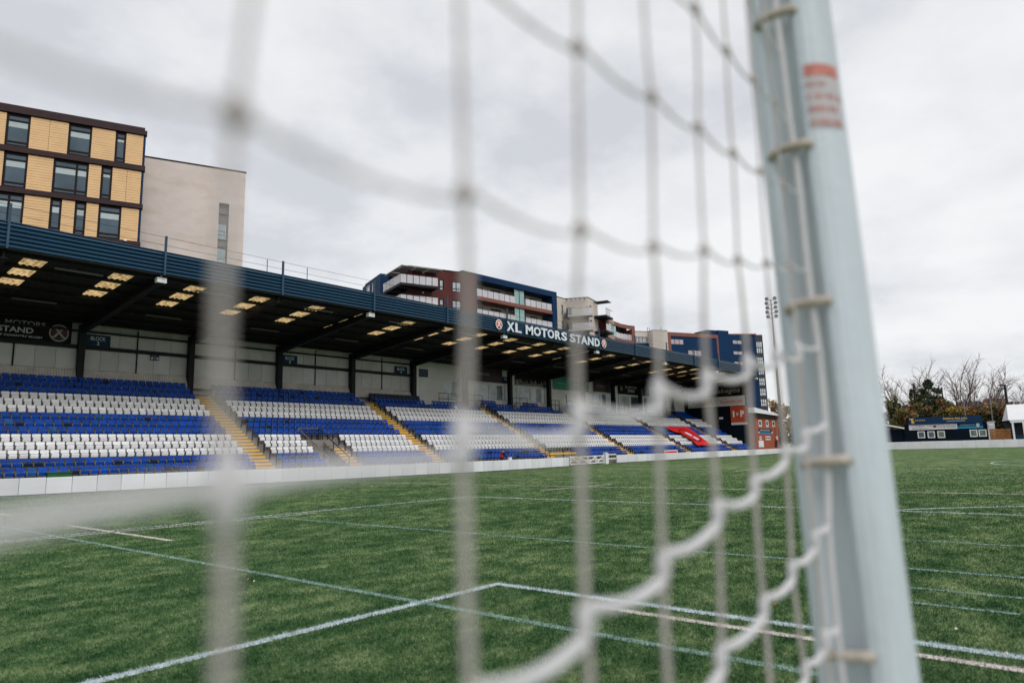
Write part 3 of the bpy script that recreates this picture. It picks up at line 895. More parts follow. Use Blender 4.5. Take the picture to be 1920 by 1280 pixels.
# boxes: white wall with windows for the rest of the stand
BX = Fac((0, 50.62), 0)
sx = lambda px, py=730: BX.px(px, py)[0]
WIN = [(832, 863, 0), (865, 878, 1), (889, 917, 0), (920, 947, 0), (949, 957, 1), (962, 969, 1), (971, 995, 0), (998, 1022, 0), (1024, 1031, 1), (1106, 1125, 0), (1128, 1146, 0), (1148, 1153, 1), (1155, 1160, 1), (1162, 1180, 0), (1182, 1196, 0), (1198, 1204, 1), (1206, 1212, 1)]
holes = []
for a, b, door in WIN:
    holes.append((sx(a), sx(b), 6.15 if door else 7.0, 8.72))
dr0, dr1 = sx(1033), sx(1064)
BX.wall('box_wall', M_PANELW, stand, XBOX, XR, 5.5, 10.45, -.25, 0, holes)
mb = MB(); BX.box(mb, XBOX, XR, 8.80, 8.90, 0, .10); mb.build('window_head', M_PANELW, stand)
for (a, b, door), h in zip(WIN, holes):
    w = BX.part('window', M_FRAMEW, stand, (h[0], h[0] + .07, h[2], h[3], -.12, -.04), (h[1] - .07, h[1], h[2], h[3], -.12, -.04), (h[0] + .07, h[1] - .07, h[2], h[2] + .07, -.12, -.04), (h[0] + .07, h[1] - .07, h[3] - .07, h[3], -.12, -.04))
    if door: BX.part('transom', M_FRAMEW, w, (h[0] + .07, h[1] - .07, 7.15, 7.24, -.115, -.05))
    BX.part('pane', M_GLASSL if a in (832, 889, 998, 1106, 1162) else M_GLASS if a in (1182,) else mat('mid_glass', (0.22, 0.27, 0.29), 0.05, var=0.5, scale=1.6, spec=0.8), w, (h[0] + .07, h[1] - .07, h[2] + .07, h[3] - .07, -.10, -.08))
dw = BX.part('door', M_PANELW, stand, (dr0 + 1.4, dr0 + 2.8, 6.05, 8.6, 0, .03), (dr0 + 2.84, dr0 + 4.2, 6.05, 8.6, 0, .03))
BX.part('door_slot', M_BLACK, dw, (dr0 + 2.95, dr0 + 3.15, 7.0, 8.2, .03, .05))
mb = MB(); mb.box(XBOX - .1, XBOX + .16, 49.7, 50.6, 5.5, 10.4); mb.build('wall_return', M_PANELW, stand)
mb = MB(); mb.tube([(44.72, 50.5, 5.9), (44.72, 50.5, 10.2)], .05); mb.build('downpipe', M_STEEL, stand)
for k, x in enumerate(np.arange(XBOX + 1.2, XR, 2.4)):
    mb = MB(); BX.box(mb, x, x + .04, 8.9, 10.4, 0, .015); mb.build('panel_joint', M_PANEL, stand)
mb = MB(); mb.box(97.2, 100.7, 50.0, 50.1, 6.4, 9.0); mb.build('white_screen', M_PANELW, stand)

# end wall
EW = Fac((100.95, 50.65), -90)
mb = MB(); EW.box(mb, 0, 10.55, -.02, 11.0, -.2, 0); mb.build('end_wall', M_DNAVY, stand)
for q in range(8):
    mb = MB(); EW.box(mb, .1 + q * 1.28, 1.34 + q * 1.28, 1.0, 6.9, 0, .02); mb.build('wall_panel', M_DNAVY, stand)

# walkway rails
for a, b, lab in ((823, 857, 'nearest dark rail on the walkway, in front of the pale blue window'), (876, 904, 'second dark walkway rail from the passage end of the boxes'), (961, 988, 'dark walkway rail below the black patterned banner'), (1033, 1048, 'short dark walkway rail left of the white double doors'), (1063, 1082, 'dark walkway rail right of the white double doors'), (1100, 1122, 'dark walkway rail beneath the plum banner with grey lettering'), (1160, 1178, 'dark walkway rail below the far black stand banner'), (1249, 1264, 'last dark walkway rail by the white screen at the far end')):
    x0, x1 = on_y(a, 740, 49.3)[0], on_y(b, 740, 49.3)[0]; zb = tz(13)
    e = empty('guard_rail', ((x0 + x1) / 2, 49.3, zb), lab, 'rail', 'rails on the walkway of the boxes')
    mb = MB(); mb.tube([(x0, 49.3, zb), (x0, 49.3, zb + 1.25), (x1, 49.3, zb + 1.25), (x1, 49.3, zb)], .035, 8); mb.build('outer_frame', M_STEEL, e)
    mb = MB(); mb.tube([(x0, 49.3, zb + .7), (x1, 49.3, zb + .7)], .03, 8); mb.build('mid_rail', M_STEEL, e)
    mb = MB(); mb.tube([((x0 + x1) / 2, 49.3, zb), ((x0 + x1) / 2, 49.3, zb + 1.25)], .03, 8); mb.build('mid_post', M_STEEL, e)

# ================================================================== SIGNS


def rect_px(f, x0, x1, y0, y1, d=0.0):
    """facade rectangle whose centre row / column fall on those picture positions"""
    ym, xm = (y0 + y1) / 2, (x0 + x1) / 2
    return f.px(x0, ym, d)[0], f.px(x1, ym, d)[0], f.px(xm, y1, d)[1], f.px(xm, y0, d)[1]


def board(name, f, r, d, m, label, cat='sign', group=None, frame=None):
    e = empty(name, f.pt((r[0] + r[1]) / 2, r[2], d), label, cat, group)
    f.part('board', m, e, (r[0], r[1], r[2], r[3], d, d + .03))
    if frame: f.part('board_frame', frame, e, (r[0] - .04, r[1] + .04, r[3], r[3] + .04, d, d + .04), (r[0] - .04, r[1] + .04, r[2] - .04, r[2], d, d + .04))
    return e


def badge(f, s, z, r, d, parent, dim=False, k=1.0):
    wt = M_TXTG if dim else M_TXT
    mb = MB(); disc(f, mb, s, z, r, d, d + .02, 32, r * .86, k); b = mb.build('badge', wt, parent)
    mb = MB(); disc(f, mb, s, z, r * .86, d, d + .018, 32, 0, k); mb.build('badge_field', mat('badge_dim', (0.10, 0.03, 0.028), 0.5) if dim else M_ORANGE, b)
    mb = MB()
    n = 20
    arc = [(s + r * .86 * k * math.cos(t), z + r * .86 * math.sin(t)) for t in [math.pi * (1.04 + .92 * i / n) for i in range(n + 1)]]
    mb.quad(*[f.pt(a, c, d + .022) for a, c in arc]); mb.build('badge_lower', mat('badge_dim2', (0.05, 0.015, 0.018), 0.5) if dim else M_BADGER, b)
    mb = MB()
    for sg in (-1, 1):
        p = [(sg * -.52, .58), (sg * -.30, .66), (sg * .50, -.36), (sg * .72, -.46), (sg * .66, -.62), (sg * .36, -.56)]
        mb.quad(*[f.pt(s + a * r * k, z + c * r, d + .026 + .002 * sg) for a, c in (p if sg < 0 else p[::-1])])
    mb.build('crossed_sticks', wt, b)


# big letters on the fascia
FS = Fac((0, 37.79), 0)
e = empty('fascia_sign', (52, 37.8, 11.5), 'large white letters XL MOTORS STAND between two round badges on the navy fascia', 'sign')
lay = [('X', 949.5, 963.5), ('L', 965.5, 977), ('M', 985, 998.5), ('O', 1000, 1013), ('T', 1013.5, 1025.5), ('O', 1026, 1038), ('R', 1039.8, 1050.5), ('S', 1051.5, 1062.3), ('S', 1067.6, 1078), ('T', 1078.5, 1088.5), ('A', 1088.5, 1100.5), ('N', 1101.5, 1111.8), ('D', 1114, 1123.3)]
for ch, a, b in lay:
    s0, s1 = FS.px(a, 595 + (a - 930) * .19)[0], FS.px(b, 595 + (b - 930) * .19)[0]
    text(FS, ch, s0, s1, 11.60, 12.42, 0.0, M_LETTER, e, 'letter', thick=.05, bold=.03)
badge(FS, FS.px(935.5, 608)[0], 12.03, .43, 0.0, e, False, .95); badge(FS, FS.px(1132.5, 645)[0], 12.03, .42, 0.0, e)

SB = Fac((0, 50.18), 0)      # just in front of the back wall


def block_sign(x0, x1, y0, y1, num, label, f=SB):
    r = rect_px(f, x0, x1, y0, y1); e = board('block_sign', f, r, 0, M_SIGN, label, 'sign', 'block number signs')
    w, h = r[1] - r[0], r[3] - r[2]
    text(f, 'BLOCK', r[0] + w * .2, r[1] - w * .2, r[2] + h * .50, r[2] + h * .84, .035, M_TXT, e, bold=.01)
    text(f, num, r[0] + w * .45, r[0] + w * .56, r[2] + h * .10, r[2] + h * .42, .035, M_TXT, e, bold=.01)


block_sign(160, 207, 628, 649, '2', 'navy wall sign reading BLOCK 2, nearest of the block signs')
block_sign(529, 557, 666, 683, '3', 'navy wall sign reading BLOCK 3 beside a dark column')
block_sign(740, 763, 687, 702, '4', 'navy wall sign reading BLOCK 4 next to the white boxes')
SBX = Fac((0, 50.50), 0)
block_sign(942, 959, 707, 719, '5', 'small navy wall sign reading BLOCK 5 between plum and patterned banners', SBX)
r = rect_px(SBX, 779, 802, 692, 706); e = board('information_sign', SBX, r, 0, M_SIGN, 'navy two-line sign high on the white wall right of BLOCK 4')
text(SBX, 'Public Address', r[0] + .12, r[1] - .12, r[2] + .42, r[2] + .62, .035, M_TXTG, e); text(SBX, '& Safety Team', r[0] + .15, r[1] - .15, r[2] + .12, r[2] + .32, .035, M_TXTG, e)
r = rect_px(SB, 282, 298, 664.5, 675.5); e = board('notice_sign', SB, r, 0, M_SIGN, 'small navy notice with red and white symbols on the wall right of BLOCK 2')
mb = MB(); h = r[3] - r[2]; w = r[1] - r[0]
for q, m in ((.18, M_TXT), (.5, M_RED), (.82, M_TXT)):
    mb = MB(); disc(SB, mb, r[0] + w * q, r[2] + h * .32, h * .17, .03, .036, 16); mb.build('symbol', m, e)
SB.part('print_line', M_TXTG, e, (r[0] + w * .12, r[1] - w * .12, r[2] + h * .66, r[2] + h * .74, .03, .034))

# black banner at the left edge
r0 = SB.px(133, 632)[0]; zb0, zb1 = SB.px(100, 645)[1], SB.px(100, 600)[1]
e = board('stand_banner', SB, (r0 - 9.4, r0, zb0, zb1), 0.06, M_BAN, 'long black banner reading XL MOTORS STAND with round badge at left edge', 'banner')
q = lambda px: SB.px(px, 620)[0]
hz = zb1 - zb0
text(SB, 'XL', q(-42), q(-10), zb0 + hz * .62, zb0 + hz * .84, .10, M_TXTG, e, bold=.02)
text(SB, 'MOTORS', q(7), q(84), zb0 + hz * .62, zb0 + hz * .84, .10, M_TXTG, e, bold=.02)
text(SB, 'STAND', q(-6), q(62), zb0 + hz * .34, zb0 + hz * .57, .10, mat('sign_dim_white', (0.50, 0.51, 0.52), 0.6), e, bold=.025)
text(SB, 'PARTNER OF COVENTRY RUGBY', q(-48), q(80), zb0 + hz * .17, zb0 + hz * .25, .10, M_TXT, e)
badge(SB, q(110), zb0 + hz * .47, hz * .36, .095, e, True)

# banners over the boxes


def box_banner(x0, x1, y0, y1, m, label, words=(), mt=M_TXTG):
    r = rect_px(SBX, x0, x1, y0, y1); e = board('banner', SBX, r, 0, m, label, 'banner', 'banners over the boxes'); w, h = r[1] - r[0], r[3] - r[2]
    for body, a, b, c, d in words: text(SBX, body, r[0] + w * a, r[0] + w * b, r[2] + h * c, r[2] + h * d, .035, mt, e)
    SBX.part('cover_strip', M_PANEL, e, (r[0] - .1, r[1] + 1.2, r[3] + .02, r[3] + .14, 0, .5))
    return e, r


box_banner(868, 941, 688, 715, M_BANP, 'plum banner with grey lettering CROWN over the near box windows', [('CROWN', .38, .66, .42, .62)])
e, r = box_banner(966, 1028, 697, 724, M_BAN, 'black banner with a pale skyline pattern over the boxes')
pr = random.Random(5); mb = MB(); w = r[1] - r[0]
for k in range(34):
    a = r[0] + w * k / 34; hh = pr.uniform(.15, .62); SBX.box(mb, a, a + w / 34 * pr.uniform(.4, .95), r[2] + .12, r[2] + .12 + hh, .03, .034)
mb.build('skyline_print', mat('print_grey', (0.20, 0.20, 0.21), 0.6, var=0.8, scale=2.5), e)
SBX.part('print_line', M_TXTG, e, (r[0] + .1, r[1] - 1.0, r[2] + .05, r[2] + .12, .03, .036))
e, r = box_banner(1037, 1103, 707, 732, M_GREEN, 'green banner with a darker round patch over the white double doors')
mb = MB(); disc(SBX, mb, r[0] + (r[1] - r[0]) * .62, (r[2] + r[3]) / 2 - .1, .62, .03, .036, 24, 0, 1.8); mb.build('dark_patch', mat('dark_green_print', (0.02, 0.09, 0.08), 0.6), e)
SBX.part('print_line', M_TXTG, e, (r[0] + .9, r[0] + 2.3, r[2] + .75, r[2] + .85, .03, .036)); SBX.part('print_line', M_TXTG, e, (r[0] + 4.2, r[0] + 5.7, r[2] + .75, r[2] + .82, .036, .04))
box_banner(1113, 1147, 713, 735, M_BANP, 'smaller plum banner with grey lettering CAROL right of the green one', [('CAROL', .15, .55, .42, .58)])
e, r = box_banner(1159, 1203, 719, 740, M_BAN, 'black banner reading XL MOTORS STAND near the far end of the boxes', [('XL MOTORS', .28, .78, .56, .78), ('STAND', .38, .68, .22, .46)], M_TXT)
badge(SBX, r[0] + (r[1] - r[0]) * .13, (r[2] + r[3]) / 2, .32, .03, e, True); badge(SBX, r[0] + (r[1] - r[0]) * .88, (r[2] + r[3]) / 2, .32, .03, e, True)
r = rect_px(SBX, 1205, 1217, 725, 742); board('block_sign', SBX, r, 0, M_SIGN, 'blank navy sign right of the far black stand banner', 'sign')

# end wall banners
EB = Fac((100.88, 50.65), -90)
r = (4.4, 11.0, 8.95, 10.75); e = board('end_banner', EB, r, 0, M_BAN, 'black banner with handwritten-style white lettering askegos on the end wall', 'banner')
text(EB, 'askegos', 5.5, 9.7, 9.15, 10.05, .035, M_TXTG, e, shear=.25)
r = (1.1, 10.3, 7.38, 8.82); e = board('end_banner', EB, r, 0, mat('banner_pale', (0.60, 0.60, 0.61), 0.6), 'long pale banner printed twice with red FoodHEROES lettering on the end wall', 'banner')
for a in (1.9, 6.4):
    text(EB, 'Food', a, a + 1.35, 7.75, 8.30, .035, M_RED, e, shear=.2, bold=.02); text(EB, 'HEROES', a + 1.4, a + 3.5, 7.75, 8.22, .035, M_RED, e, bold=.03); text(EB, 'The', a + .6, a + 1.1, 8.36, 8.55, .035, M_RED, e)
    EB.part('print_line', M_TXTG, e, (a + 1.0, a + 2.9, 7.55, 7.61, .03, .035))
r = (7.95, 10.45, 4.85, 7.32); e = board('end_banner', EB, r, 0, mat('banner_orange_red', (0.50, 0.07, 0.028), 0.6), 'square orange-red banner with white letters I D P on the end wall', 'banner')
text(EB, 'I', 8.30, 8.55, 5.65, 6.6, .035, M_TXT, e, bold=.05); text(EB, 'D', 8.85, 9.15, 5.92, 6.3, .035, M_TXT, e, bold=.06); text(EB, 'P', 9.45, 10.05, 5.65, 6.6, .035, M_TXT, e, bold=.05)
e2 = EB.part('footer_strip', M_TXT, e, (7.95, 10.45, 4.5, 4.83, 0, .03)); EB.part('print_line', M_TXTG, e2, (8.1, 10.3, 4.62, 4.70, .03, .034))
r = (6.1, 6.7, 5.45, 5.75); board('end_notice', EB, r, .02, M_TXT, 'small white notice on the dark end wall left of the orange banner', 'sign')

# red cloth on the seats
e = empty('cloth_banner', (88, 42, 2.6), 'big red supporters cloth with a white oval emblem spread over the seats', 'banner')


def on_rake(px, py, up=.10):
    d = ray(px, py); k = RISE / TREAD; z0 = tz(0) + .78 + up; y0 = ty(0) + .5
    t = (z0 - k * y0 - H) / (d[2] - k * d[1]); return Vector((d[0] * t, d[1] * t, H + d[2] * t))


out = [(1246, 799), (1262, 800), (1290, 801), (1300, 808), (1310, 816), (1320, 823), (1336, 834), (1308, 834), (1302, 827), (1292, 821), (1276, 811), (1264, 810)]
L = [on_rake(*p) for p in ((1246, 799), (1258, 807), (1268, 810.5), (1276, 812), (1285, 818), (1294, 823), (1301, 828), (1306, 834))]
Rt = [on_rake(*p) for p in ((1288, 800), (1294, 803.5), (1300, 808), (1306, 813), (1311, 817), (1318, 822), (1326, 828), (1337, 834))]
mb = MB(); nu = 14; grid = []
fr = random.Random(2)
for a, b in zip(L, Rt):
    grid.append([a.lerp(b, i / nu) + Vector((0, 0, .04 * math.sin(i * 1.7 + a.x))) for i in range(nu + 1)])
for g0, g1 in zip(grid, grid[1:]):
    for i in range(nu): mb.quad(g1[i], g1[i + 1], g0[i + 1], g0[i])
mb.build('cloth', M_FABRIC, e, True)
em = mat('emblem_dark', (0.10, 0.02, 0.03), 0.7); emw = mat('emblem_white', (0.68, 0.55, 0.62), 0.7)
c0, c1 = on_rake(1274, 804, .22), on_rake(1315, 826, .22); ax = (c1 - c0) / 2; cen = (c0 + c1) / 2; sd = (on_rake(1302, 811.5, .22) - on_rake(1289, 817.5, .22)) / 2
mb = MB()
for i in range(32):
    a, b = 2 * math.pi * i / 32, 2 * math.pi * (i + 1) / 32
    P = lambda t, k: cen + ax * math.cos(t) * k + sd * math.sin(t) * k
    mb.quad(P(a, .9), P(a, 1.0), P(b, 1.0), P(b, .9))
mb.build('emblem_ring', em, e)
for u0, u1, v0, v1 in ((-.45, .15, -.35, .25), (.30, .78, -.40, .22)):
    mb = MB(); mb.quad(*[cen + ax * u + sd * v for u, v in ((u0, v0), (u1, v0), (u1, v1), (u0, v1))]); mb.build('emblem_print', emw, e)
# green board among the front seats, pale box, red notice
gx, gz = on_y(110, 885, 39.35)
e = empty('green_crate', (gx, 39.35, tz(0)), 'green plastic crate lying among the front row of blue seats', 'crate')
mb = MB(); mb.box(gx - .5, gx + .5, 39.15, 39.45, tz(0) + .30, tz(0) + .50); mb.build('crate_body', mat('crate_green', (0.02, 0.11, 0.035), 0.5), e); mb = MB(); mb.box(gx - .54, gx + .54, 39.11, 39.49, tz(0) + .50, tz(0) + .55); mb.build('crate_rim', mat('crate_green', (0.02, 0.11, 0.035), 0.5), e)
for px, lab in ((1265, 'red and white notice hung on the boards below the red cloth'),):
    x = on_y(px, 846, 38.4)[0]; e = empty('notice_board', (x, 38.75, .7), lab, 'notice')
    mb = MB(); mb.box(x - 1.6, x + 1.6, 38.85, 38.9, .4, 1.12); mb.build('board', M_PAD, e); mb = MB(); mb.box(x - 1.5, x + 1.4, 38.84, 38.848, .8, 1.0); mb.build('print_band', M_FABRIC, e)
# yellow-edged platform by the gate
e = empty('media_platform', (55, 39.4, 0), 'low platform with yellow edge bars behind the field gate', 'platform')
mb = MB(); mb.box(51.7, 56.2, 39.05, 40.4, .46, .62); mb.build('deck', M_CONC, e)
for y, z in ((38.98, .52), (39.7, 1.05)):
    mb = MB(); mb.box(51.8, 56.1, y, y + .06, z, z + .14); mb.build('edge_bar', M_YEL, e)
for x in (51.9, 54, 56.0):
    mb = MB(); mb.box(x - .04, x + .04, 39.72, 39.8, .6, 1.45); mb.build('rail_post', M_STEEL, e)
mb = MB(); mb.box(51.8, 56.1, 39.72, 39.78, 1.4, 1.46); mb.build('rail', M_STEEL, e)

# ================================================================== BUILDINGS


def window(f, parent, s0, s1, z0, z1, d=-.12, fr=.09, mull=(), trans=(), glass=None, frame=None, sill=False, blind=0.0):
    frame = frame or M_FRAME; glass = glass or M_GLASS
    bs = [(s0, s0 + fr, z0, z1, d - .06, d + .06), (s1 - fr, s1, z0, z1, d - .06, d + .06), (s0 + fr, s1 - fr, z0, z0 + fr, d - .06, d + .06), (s0 + fr, s1 - fr, z1 - fr, z1, d - .06, d + .06)]
    ms = [s0 + (s1 - s0) * t for t in mull]; zt = [z0 + (z1 - z0) * t for t in trans]
    bs += [(m - fr / 2, m + fr / 2, z0 + fr, z1 - fr, d - .05, d + .05) for m in ms]
    bs += [(s0 + fr, s1 - fr, z - fr / 2, z + fr / 2, d - .045, d + .045) for z in zt]
    w = f.part('window', frame, parent, *bs)
    es = [s0 + fr * .5] + ms + [s1 - fr * .5]; ez = [z0 + fr * .5] + zt + [z1 - fr * .5]
    for a, b in zip(es, es[1:]):
        for c, e_ in zip(ez, ez[1:]): f.part('pane', glass, w, (a, b, c, e_, d - .02, d))
    if blind: f.part('blind', M_BLIND, w, (s0 + fr, s1 - fr, z1 - (z1 - z0) * blind - (z1 - zt[-1] if zt else 0), (zt[-1] if zt else z1) - fr / 2, d + .002, d + .012))
    if sill: f.part('sill', frame, w, (s0 - .05, s1 + .05, z0 - .06, z0, d, .06))
    return w


# ---- office with terracotta planks
p0 = on_y(267.5, 300, 66)
OF = Fac((p0[0], 66), -20.9)
of = empty('office_building', OF.pt(-15, 0, -8), 'office block with sandy plank cladding and dark brown bands behind the stand', 'building')
zc = lambda y: OF.px(266, y)[1]
OF.part('core', M_FRAME, of, (-40, 0, 0, zc(250), -14, -.35))
bands = [(zc(254), zc(246)), (zc(321.5), zc(312)), (zc(392.5), zc(384)), (zc(462), zc(455))]
for a, b in bands: OF.part('floor_band', M_BROWN, of, (-40, .25, a, b, -.3, .22))
OF.part('parapet', M_BROWN, of, (-40, .05, zc(245.6), zc(239.5), -.6, .05))
OF.part('corner_edge', M_NAVB, of, (0, .16, zc(462), zc(254), -1.0, .02))
floors = [(bands[1][1], bands[0][0], [(7, 53, ()), (126, 170.5, ()), (215.5, 235.5, ())]), (bands[2][1], bands[1][0], [(2, 48, ()), (97, 164, (.66,)), (188, 209, ())]), (bands[3][1], bands[2][0], [(-12, 41.5, (.45,)), (91, 113, ()), (138, 159.5, ()), (183, 226, ())])]
yrow = [280, 350, 420]
orr = random.Random(4)
for (z0, z1, wins), yr in zip(floors, yrow):
    edge = -40; zz0, zz1 = z0 + .05, z1 - .05
    sw = [(OF.px(a, yr)[0], OF.px(b, yr)[0], m) for a, b, m in wins]
    extra = []; s = sw[0][0] - 4.6
    while s > -38: extra.append((s - 2.2, s, ())); s -= 6.5
    allw = sorted(extra + sw)
    gaps = []
    for a, b, m in allw:
        gaps.append((edge, a)); edge = b
        window(OF, of, a, b, zz0, zz1, -.1, .17, m, (.14, .80), None, None, False, .20 if orr.random() < .8 else .12)
    gaps.append((edge, -.02))
    for a, b in gaps:
        if b - a < .2: continue
        mb = MB(); n = 13; hh = (zz1 - zz0) / n; cols = max(1, round((b - a) / 1.45)); cw = (b - a) / cols
        for i in range(n):
            for c in range(cols):
                OF.box(mb, a + .012 + c * cw, a + (c + 1) * cw - .012, zz0 + i * hh + .011, zz0 + (i + 1) * hh - .011, -.12, .05 + orr.uniform(-.006, .006))
        tag(mb.build('cladding_planks', M_TAN, of), kind='stuff')
        OF.part('cladding_backing', M_FRAME, of, (a, b, zz0, zz1, -.3, -.05))
c = OF.px(235, 452); OF.part('security_camera', M_TXT, of, (c[0] - .12, c[0] + .12, c[1] - .08, c[1] + .06, .05, .35))

# ---- plain rendered block beside it
p0 = on_y(458, 400, 66.5)
CB = Fac((p0[0], 66.5), -20.9)
cb = empty('rendered_block', CB.pt(-6, 0, -6), 'plain pinkish-grey rendered block with one tall slot window behind the stand', 'building')
zt = CB.px(460, 324.5)[1]
s0, s1 = CB.px(408.5, 440)[0], CB.px(427.5, 440)[0]; zs = CB.px(418, 381)[1]
CB.wall('facade', M_STONE, cb, -16, 0, 0, zt, -.5, 0, [(s0, s1, 3, zs)])
CB.part('core', M_STONE, cb, (-16, -.004, 0, zt - .05, -12, -.6))
CB.part('coping', M_FRAME, cb, (-16, .06, zt, zt + .12, -12, .06))
CB.part('slot_lining', mat('slot_grey', (0.17, 0.155, 0.17), 0.6), cb, (s0, s1, 3, zs, -.56, -.45))
zq = lambda y: CB.px(418, y)[1]
for a, b in ((420, 448), (465.5, 500)):
    w = CB.part('window', M_FRAMEW, cb, (s0, s0 + (s1 - s0) * .80, zq(b), zq(a), -.44, -.40))
    CB.part('pane', mat('sky_glass', (0.36, 0.50, 0.54), 0.05, var=0.15), w, (s0 + .05, s0 + (s1 - s0) * .74, zq(b) + .06, zq(a) - .06, -.40, -.38))
    CB.part('guard_bars', M_STEEL, w, (s0, s0 + (s1 - s0) * .7, zq(b) + .9, zq(b) + .94, -.37, -.34), (s0, s0 + (s1 - s0) * .7, zq(b) + .5, zq(b) + .54, -.37, -.34), (s0 + (s1 - s0) * .68, s0 + (s1 - s0) * .70, zq(b) + .1, zq(b) + .94, -.37, -.34))
for y in (401, 449, 463): CB.part('slot_transom', M_FRAME, cb, (s0, s1, zq(y), zq(y) + .10, -.45, -.36))
CB.part('slot_post', mat('slot_grey', (0.17, 0.155, 0.17), 0.6), cb, (s0 + (s1 - s0) * .82, s0 + (s1 - s0) * .9, 3, zq(401), -.45, -.38))

# ---- maroon apartment block with navy wing
p0 = on_y(766, 520, 66)
RF = Fac((p0[0], 66), -18)                       # long face
RL = Fac((p0[0], 66), -108)                        # short face, runs from the far end (s<0) to the corner
ra = empty('maroon_apartments', RF.pt(6, 0, -6), 'maroon clad apartment block with glass corner balconies above the stand roof', 'building')
zt = RF.px(766, 499)[1]
sR = RF.px(893, 560)[0]
rw = [(779, 804, 518.5, 541), (824, 832, 523.5, 544), (848, 865, 528, 547.5), (779, 804, 555.5, 578), (824, 832, 560, 576.5), (848, 865, 563, 582)]
hol = []
for a, b, c, d in rw: hol.append(rect_px(RF, a, b, c, d))
RF.wall('facade', M_REDB, ra, 0, sR, 0, zt, -.35, 0, hol)
for k, h in enumerate(hol):
    if k % 3 == 0: window(RF, ra, *h, -.1, .08, (.25, .75), (), M_GLASSL, M_FRAME)
    elif k % 3 == 1: window(RF, ra, *h, -.1, .10, (), (.3,), M_GLASSL, M_FRAME)
    else: window(RF, ra, *h, -.1, .10, (.45,), (.3,), M_GLASSL, M_FRAME)
sL = RL.px(740, 530)[0]
RL.part('side_wall', M_REDB, ra, (sL - 1.0, -.36, 0, zt - .002, -.3, 0))
RF.part('core', M_FRAME, ra, (.4, sR, 0, zt - .1, -9, -.4))
RF.part('coping', M_FRAME, ra, (-.05, sR, zt, zt + .12, -9, .06))
pj = 1.9
for yb, ytop in ((541, 529.5), (578, 566)):
    zb = RF.px(790, yb)[1]; zh = zb + 1.15; se = RF.px(822, yb, pj)[0]
    sl_ = RL.px(735, yb, 0)[0]
    bal = RF.part('balcony', M_STEEL, ra, (-pj, se, zb - .28, zb, 0.02, pj), (-pj, 0.02, zb - .28, zb, -4.2, 0.02))
    n = 6
    for i in range(n):
        a = -pj + (se + pj) * i / n; RF.part('glass_panel', M_BALC, bal, (a + .05, a + (se + pj) / n - .05, zb + .05, zh, pj - .05, pj - .03))
    for i in range(5):
        a = pj - .1 - (pj + 4.1) * i / 5; RF.part('glass_panel', M_BALC, bal, (-pj + .03, -pj + .05, zb + .05, zh, a - (pj + 4.1) / 5 + .1, a))
    RF.part('balcony_rail', M_STEEL, bal, (-pj, se, zh, zh + .05, pj - .08, pj), (-pj, -pj + .08, zh, zh + .05, -4.2, pj - .08))
zs_ = zt - .55
can = RF.part('sun_canopy', M_RAILG, ra, (-1.6, RF.px(819, 509)[0], zs_, zs_ + .10, 1.7, 1.82), (-1.6, RF.px(819, 509)[0], zs_, zs_ + .10, .0, .1), (-1.7, -1.58, zs_ - .02, zs_ + .11, -4.0, 1.9))
cw = (RF.px(819, 509)[0] + 1.5) / 3
for i in range(3):
    RF.part('canopy_panel', M_PANEL, can, (-1.5 + i * cw + .06, -1.5 + (i + 1) * cw - .06, zs_ + .02, zs_ + .07, .1, 1.7))
for i in range(2): RF.part('canopy_panel', M_PANEL, can, (-1.55, -.1, zs_ + .02, zs_ + .07, -2.0 - 2 * i + .1, -.05 - 2 * i))
for y in (511.0, 549.0):
    c = RF.px(792, y); mb = MB(); mb.blob(RF.pt(c[0], c[1], .15), .14, 8, 5); mb.build('lamp', M_TXT, ra)
p1 = on_y(713, 540, 73)
NF = Fac((p1[0], 73), -22); NL = Fac((p1[0], 73), -110)
zt2 = NF.px(713, 512.5)[1]
sl2 = NL.px(684.5, 540)[0]
NL.wall('wing_wall', M_NAVB, ra, sl2, 0, 0, zt2, -.3, 0, [])
NF.part('wing_wall', M_NAVB, ra, (.001, 9, 0, zt2 - .002, -9, 0))
mb = MB(); a_, b_ = NL.pt(sl2, zt2, .05), NL.pt(0, zt2, .05)
for a, b in ((689, 693.5), (699, 703)):
    r = (NL.px(a, 545)[0], NL.px(b, 545)[0], NL.px(a, 556)[1], NL.px(a, 538 if a < 695 else 532)[1]); window(NL, ra, *r, .04, .10, (), (.5,), M_GLASSL, M_FRAMEW)

# ---- navy framed block with recessed balconies
p0 = on_y(897, 540, 66)
VF = Fac((p0[0], 66), -2.6)
vb = empty('navy_frame_apartments', VF.pt(8, 0, -5), 'apartment block in a navy frame with two tiers of recessed glass balconies', 'building')
zt = VF.px(897, 513.5)[1]; sE = VF.px(1045.5, 600)[0]; sA = VF.px(868, 560)[0]; zu = VF.px(898, 525)[1]
VF.part('roof_beam', M_NAVB, vb, (sA, sE, zu, zt, -8, 0))
VF.part('end_post', M_NAVB, vb, (sE - 1.15, sE - .002, 0, zu, -8, -.002)); VF.part('end_post', M_NAVB, vb, (sA, VF.px(894.5, 560)[0], 0, zu, -8, -.002))
VF.part('back_wall', M_CREAM, vb, (sA + .1, sE - 1.15, 0, zu, -8, -2.2))
zf = [VF.px(898, 557)[1], VF.px(898, 594.5)[1]]
zf.append(zf[1] - (zf[0] - zf[1]))
xa = VF.px(894.5, 560)[0]
